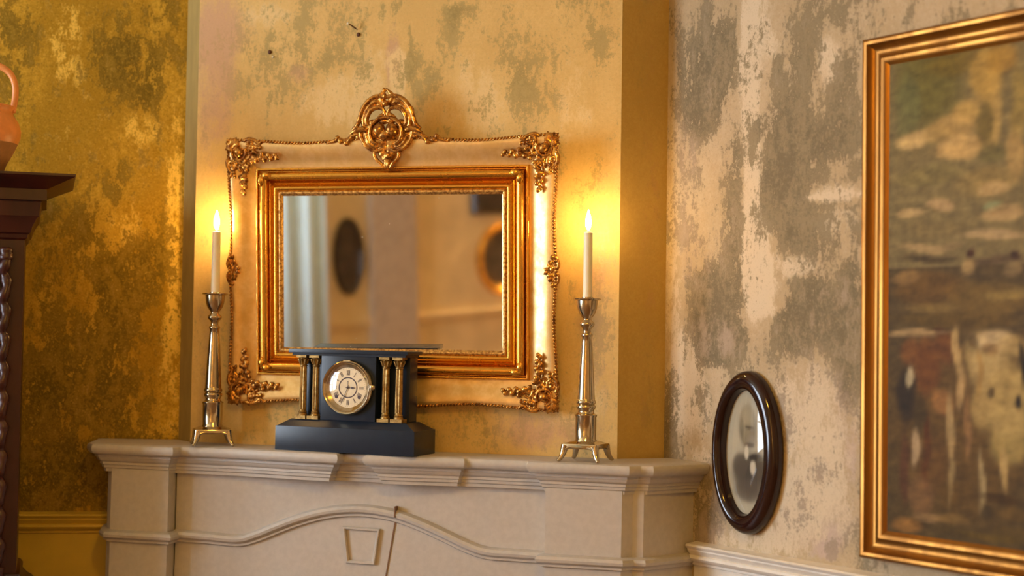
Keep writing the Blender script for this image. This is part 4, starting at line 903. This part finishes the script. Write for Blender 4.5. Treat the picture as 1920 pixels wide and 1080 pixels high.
# ---------------------------------------------------------------- cow painting
PT0, PT1, PZ0, PZ1 = .712, 2.25, .974, 2.146
pn = thing('painting', 'large oil painting of cows in a pasture in a gilt wooden frame', 'painting', wp((PT0+PT1)/2, .001, PZ0), RWA)
pw, ph = (PT1-PT0)/2, (PZ1-PZ0)
bm = bmesh.new()
prof = [(.006, 0), (.004, .020), (0, .030), (.003, .037), (.008, .039), (.014, .037), (.018, .031), (.024, .025), (.032, .021), (.040, .022), (.045, .026), (.049, .0275), (.054, .026), (.060, .022), (.066, .018)]
rows = [[bm.verts.new((sx*(pw-s), -h, ph/2+sz*(ph/2-s))) for sx, sz in ((-1, -1), (1, -1), (1, 1), (-1, 1))] for s, h in prof]
for p, q in zip(rows, rows[1:]):
    for i in range(4): bm.faces.new((p[i], p[(i+1) % 4], q[(i+1) % 4], q[i]))
link('frame', bm, M_PICT, pn, angle=35)
bm = bmesh.new(); g = []; vals = []
ts = [PT0+.06+.0065*i for i in range(62)]; ts += [ts[-1]+(PT1-.06-ts[-1])*i/40 for i in range(1, 41)]
zs = [PZ0+.06+(ph-.12)*j/160 for j in range(161)]
for t in ts:
    for z_ in zs:
        g.append(bm.verts.new((t-(PT0+PT1)/2, -.018, z_-PZ0)))
        c = Vector((.16, .12, .045)) if z_ > 1.62 else Vector((.07, .045, .013))
        wob = Vector((noise.noise(Vector((t*9, z_*14, 0))), noise.noise(Vector((t*9+7, z_*14, 3)))))*.012
        for (ct, cz2, rx, ry, col, al) in CANVAS_DABS:
            d = ((t+wob.x-ct)/rx)**2+((z_+wob.y-cz2)/ry)**2
            if d < 3: c = c.lerp(Vector(col)*(1.15 if z_ > 1.6 else 1.0), al/(1+exp((d-.85)*5)))
        f = 1+.35*noise.noise(Vector((t*28, z_*55, 1)))+.2*noise.noise(Vector((t*70, z_*120, 5)))
        vals.append((c.x*f, c.y*f, c.z*f, 1))
m_ = len(zs)
for i in range(len(ts)-1):
    for j in range(m_-1): bm.faces.new((g[i*m_+j], g[(i+1)*m_+j], g[(i+1)*m_+j+1], g[i*m_+j+1]))
o = link('canvas', bm, M_CANVAS, pn)
at = o.data.color_attributes.new('paint', 'FLOAT_COLOR', 'POINT')
for i, v_ in enumerate(vals): at.data[i].color = v_

# ---------------------------------------------------------------- fixings in the plaster
nl = thing('wall_nail', 'bent nail with pale tip stuck in the wall above the mirror', 'nail', (-.129, 0, 2.296))
bm = bmesh.new(); tube(bm, [(0, .004, 0), (-.002, -.008, .003), (-.010, -.020, .009), (-.016, -.024, .012)], [.0026, .0022, .0018, .0018], 8); link('shank', bm, M_IRON, nl)
bm = bmesh.new(); blob(bm, (-.018, -.025, .013), (.004, .0035, .004), None, 2); link('tip', bm, M_BONE, nl)
for x, z_, lab in ((-.125, 2.283, 'small dark hole in the wall just below the bent nail, built as a bump'), (-.385, 2.243, 'rust brown wall plug above the mirror top left corner')):  # first one is a hole, drawn as a dark rust brown bump
    bm = bmesh.new(); blob(bm, (0, 0, 0), (.0058, .004, .0060), None, 2); blob(bm, (.002, -.003, -.001), (.0025, .002, .0025), None, 1)
    o = link('wall_plug', bm, M_IRON, angle=180); o.location = (x, -.001, z_); tag(o, lab, 'wall plug')
bm = bmesh.new(); blob(bm, (0, 0, 0), (.0034, .003, .0034), None, 2); o = link('wall_plug', bm, M_BONE, angle=180); o.location = (-.375, -.001, 2.229)
tag(o, 'tiny pale filler spot beside the rust brown wall plug', 'wall plug')

# ---------------------------------------------------------------- ceiling lamp that gives the warm room light
lp = thing('pendant_lamp', 'brass pendant lamp with frosted glass shade hanging from the ceiling', 'lamp', (LAMP.x, LAMP.y, HZ))
bm = bmesh.new(); lathe(bm, [(.05, 0), (.05, -.01), (.03, -.03), (.008, -.035)], 24); tube(bm, [(0, 0, -.03), (0, 0, -.33)], .005, 8); lathe(bm, [(.02, -.33), (.035, -.34), (.035, -.36), (.01, -.365)], 24); link('rod', bm, M_BRASS, lp)
bm = bmesh.new(); lathe(bm, [(.036, -.352), (.12, -.375), (.19, -.42), (.215, -.47)], 32)
bm.faces.ensure_lookup_table(); bmesh.ops.delete(bm, geom=[f for f in bm.faces if len(f.verts) > 10], context='FACES'); o = link('shade', bm, M_CEIL, lp); o.modifiers.new('t', 'SOLIDIFY').thickness = .004

ws = thing('added_sconce', 'added brass wall sconce with a paper shade, unseen, brightening the mirrored back wall', 'lamp', SC-BN*.16-Vector((0, 0, .12)), atan2(BD.y, BD.x))  # unseen fixture added around the extra light for the mirrored wall
SG = 1 if (Matrix.Rotation(atan2(BD.y, BD.x), 3, 'Z') @ Vector((0, 1, 0))).dot(BN) > 0 else -1
bm = bmesh.new(); blob(bm, (0, SG*.004, 0), (.035, .012, .05), None, 2); tube(bm, spline([(0, 0, 0), (0, SG*.10, -.03), (0, SG*.16, 0), (0, SG*.16, .05)], 6), .006, 8); link('arm', bm, M_BRASS, ws)
bm = bmesh.new(); seg = 32; r1 = [bm.verts.new((.075*cos(2*pi*i/seg), SG*.16+.075*sin(2*pi*i/seg), .06)) for i in range(seg)]; r2 = [bm.verts.new((.05*cos(2*pi*i/seg), SG*.16+.05*sin(2*pi*i/seg), .17)) for i in range(seg)]
for i in range(seg): bm.faces.new((r1[i], r1[(i+1) % seg], r2[(i+1) % seg], r2[i]))
link('shade', bm, M_CEIL, ws).modifiers.new('t', 'SOLIDIFY').thickness = .002
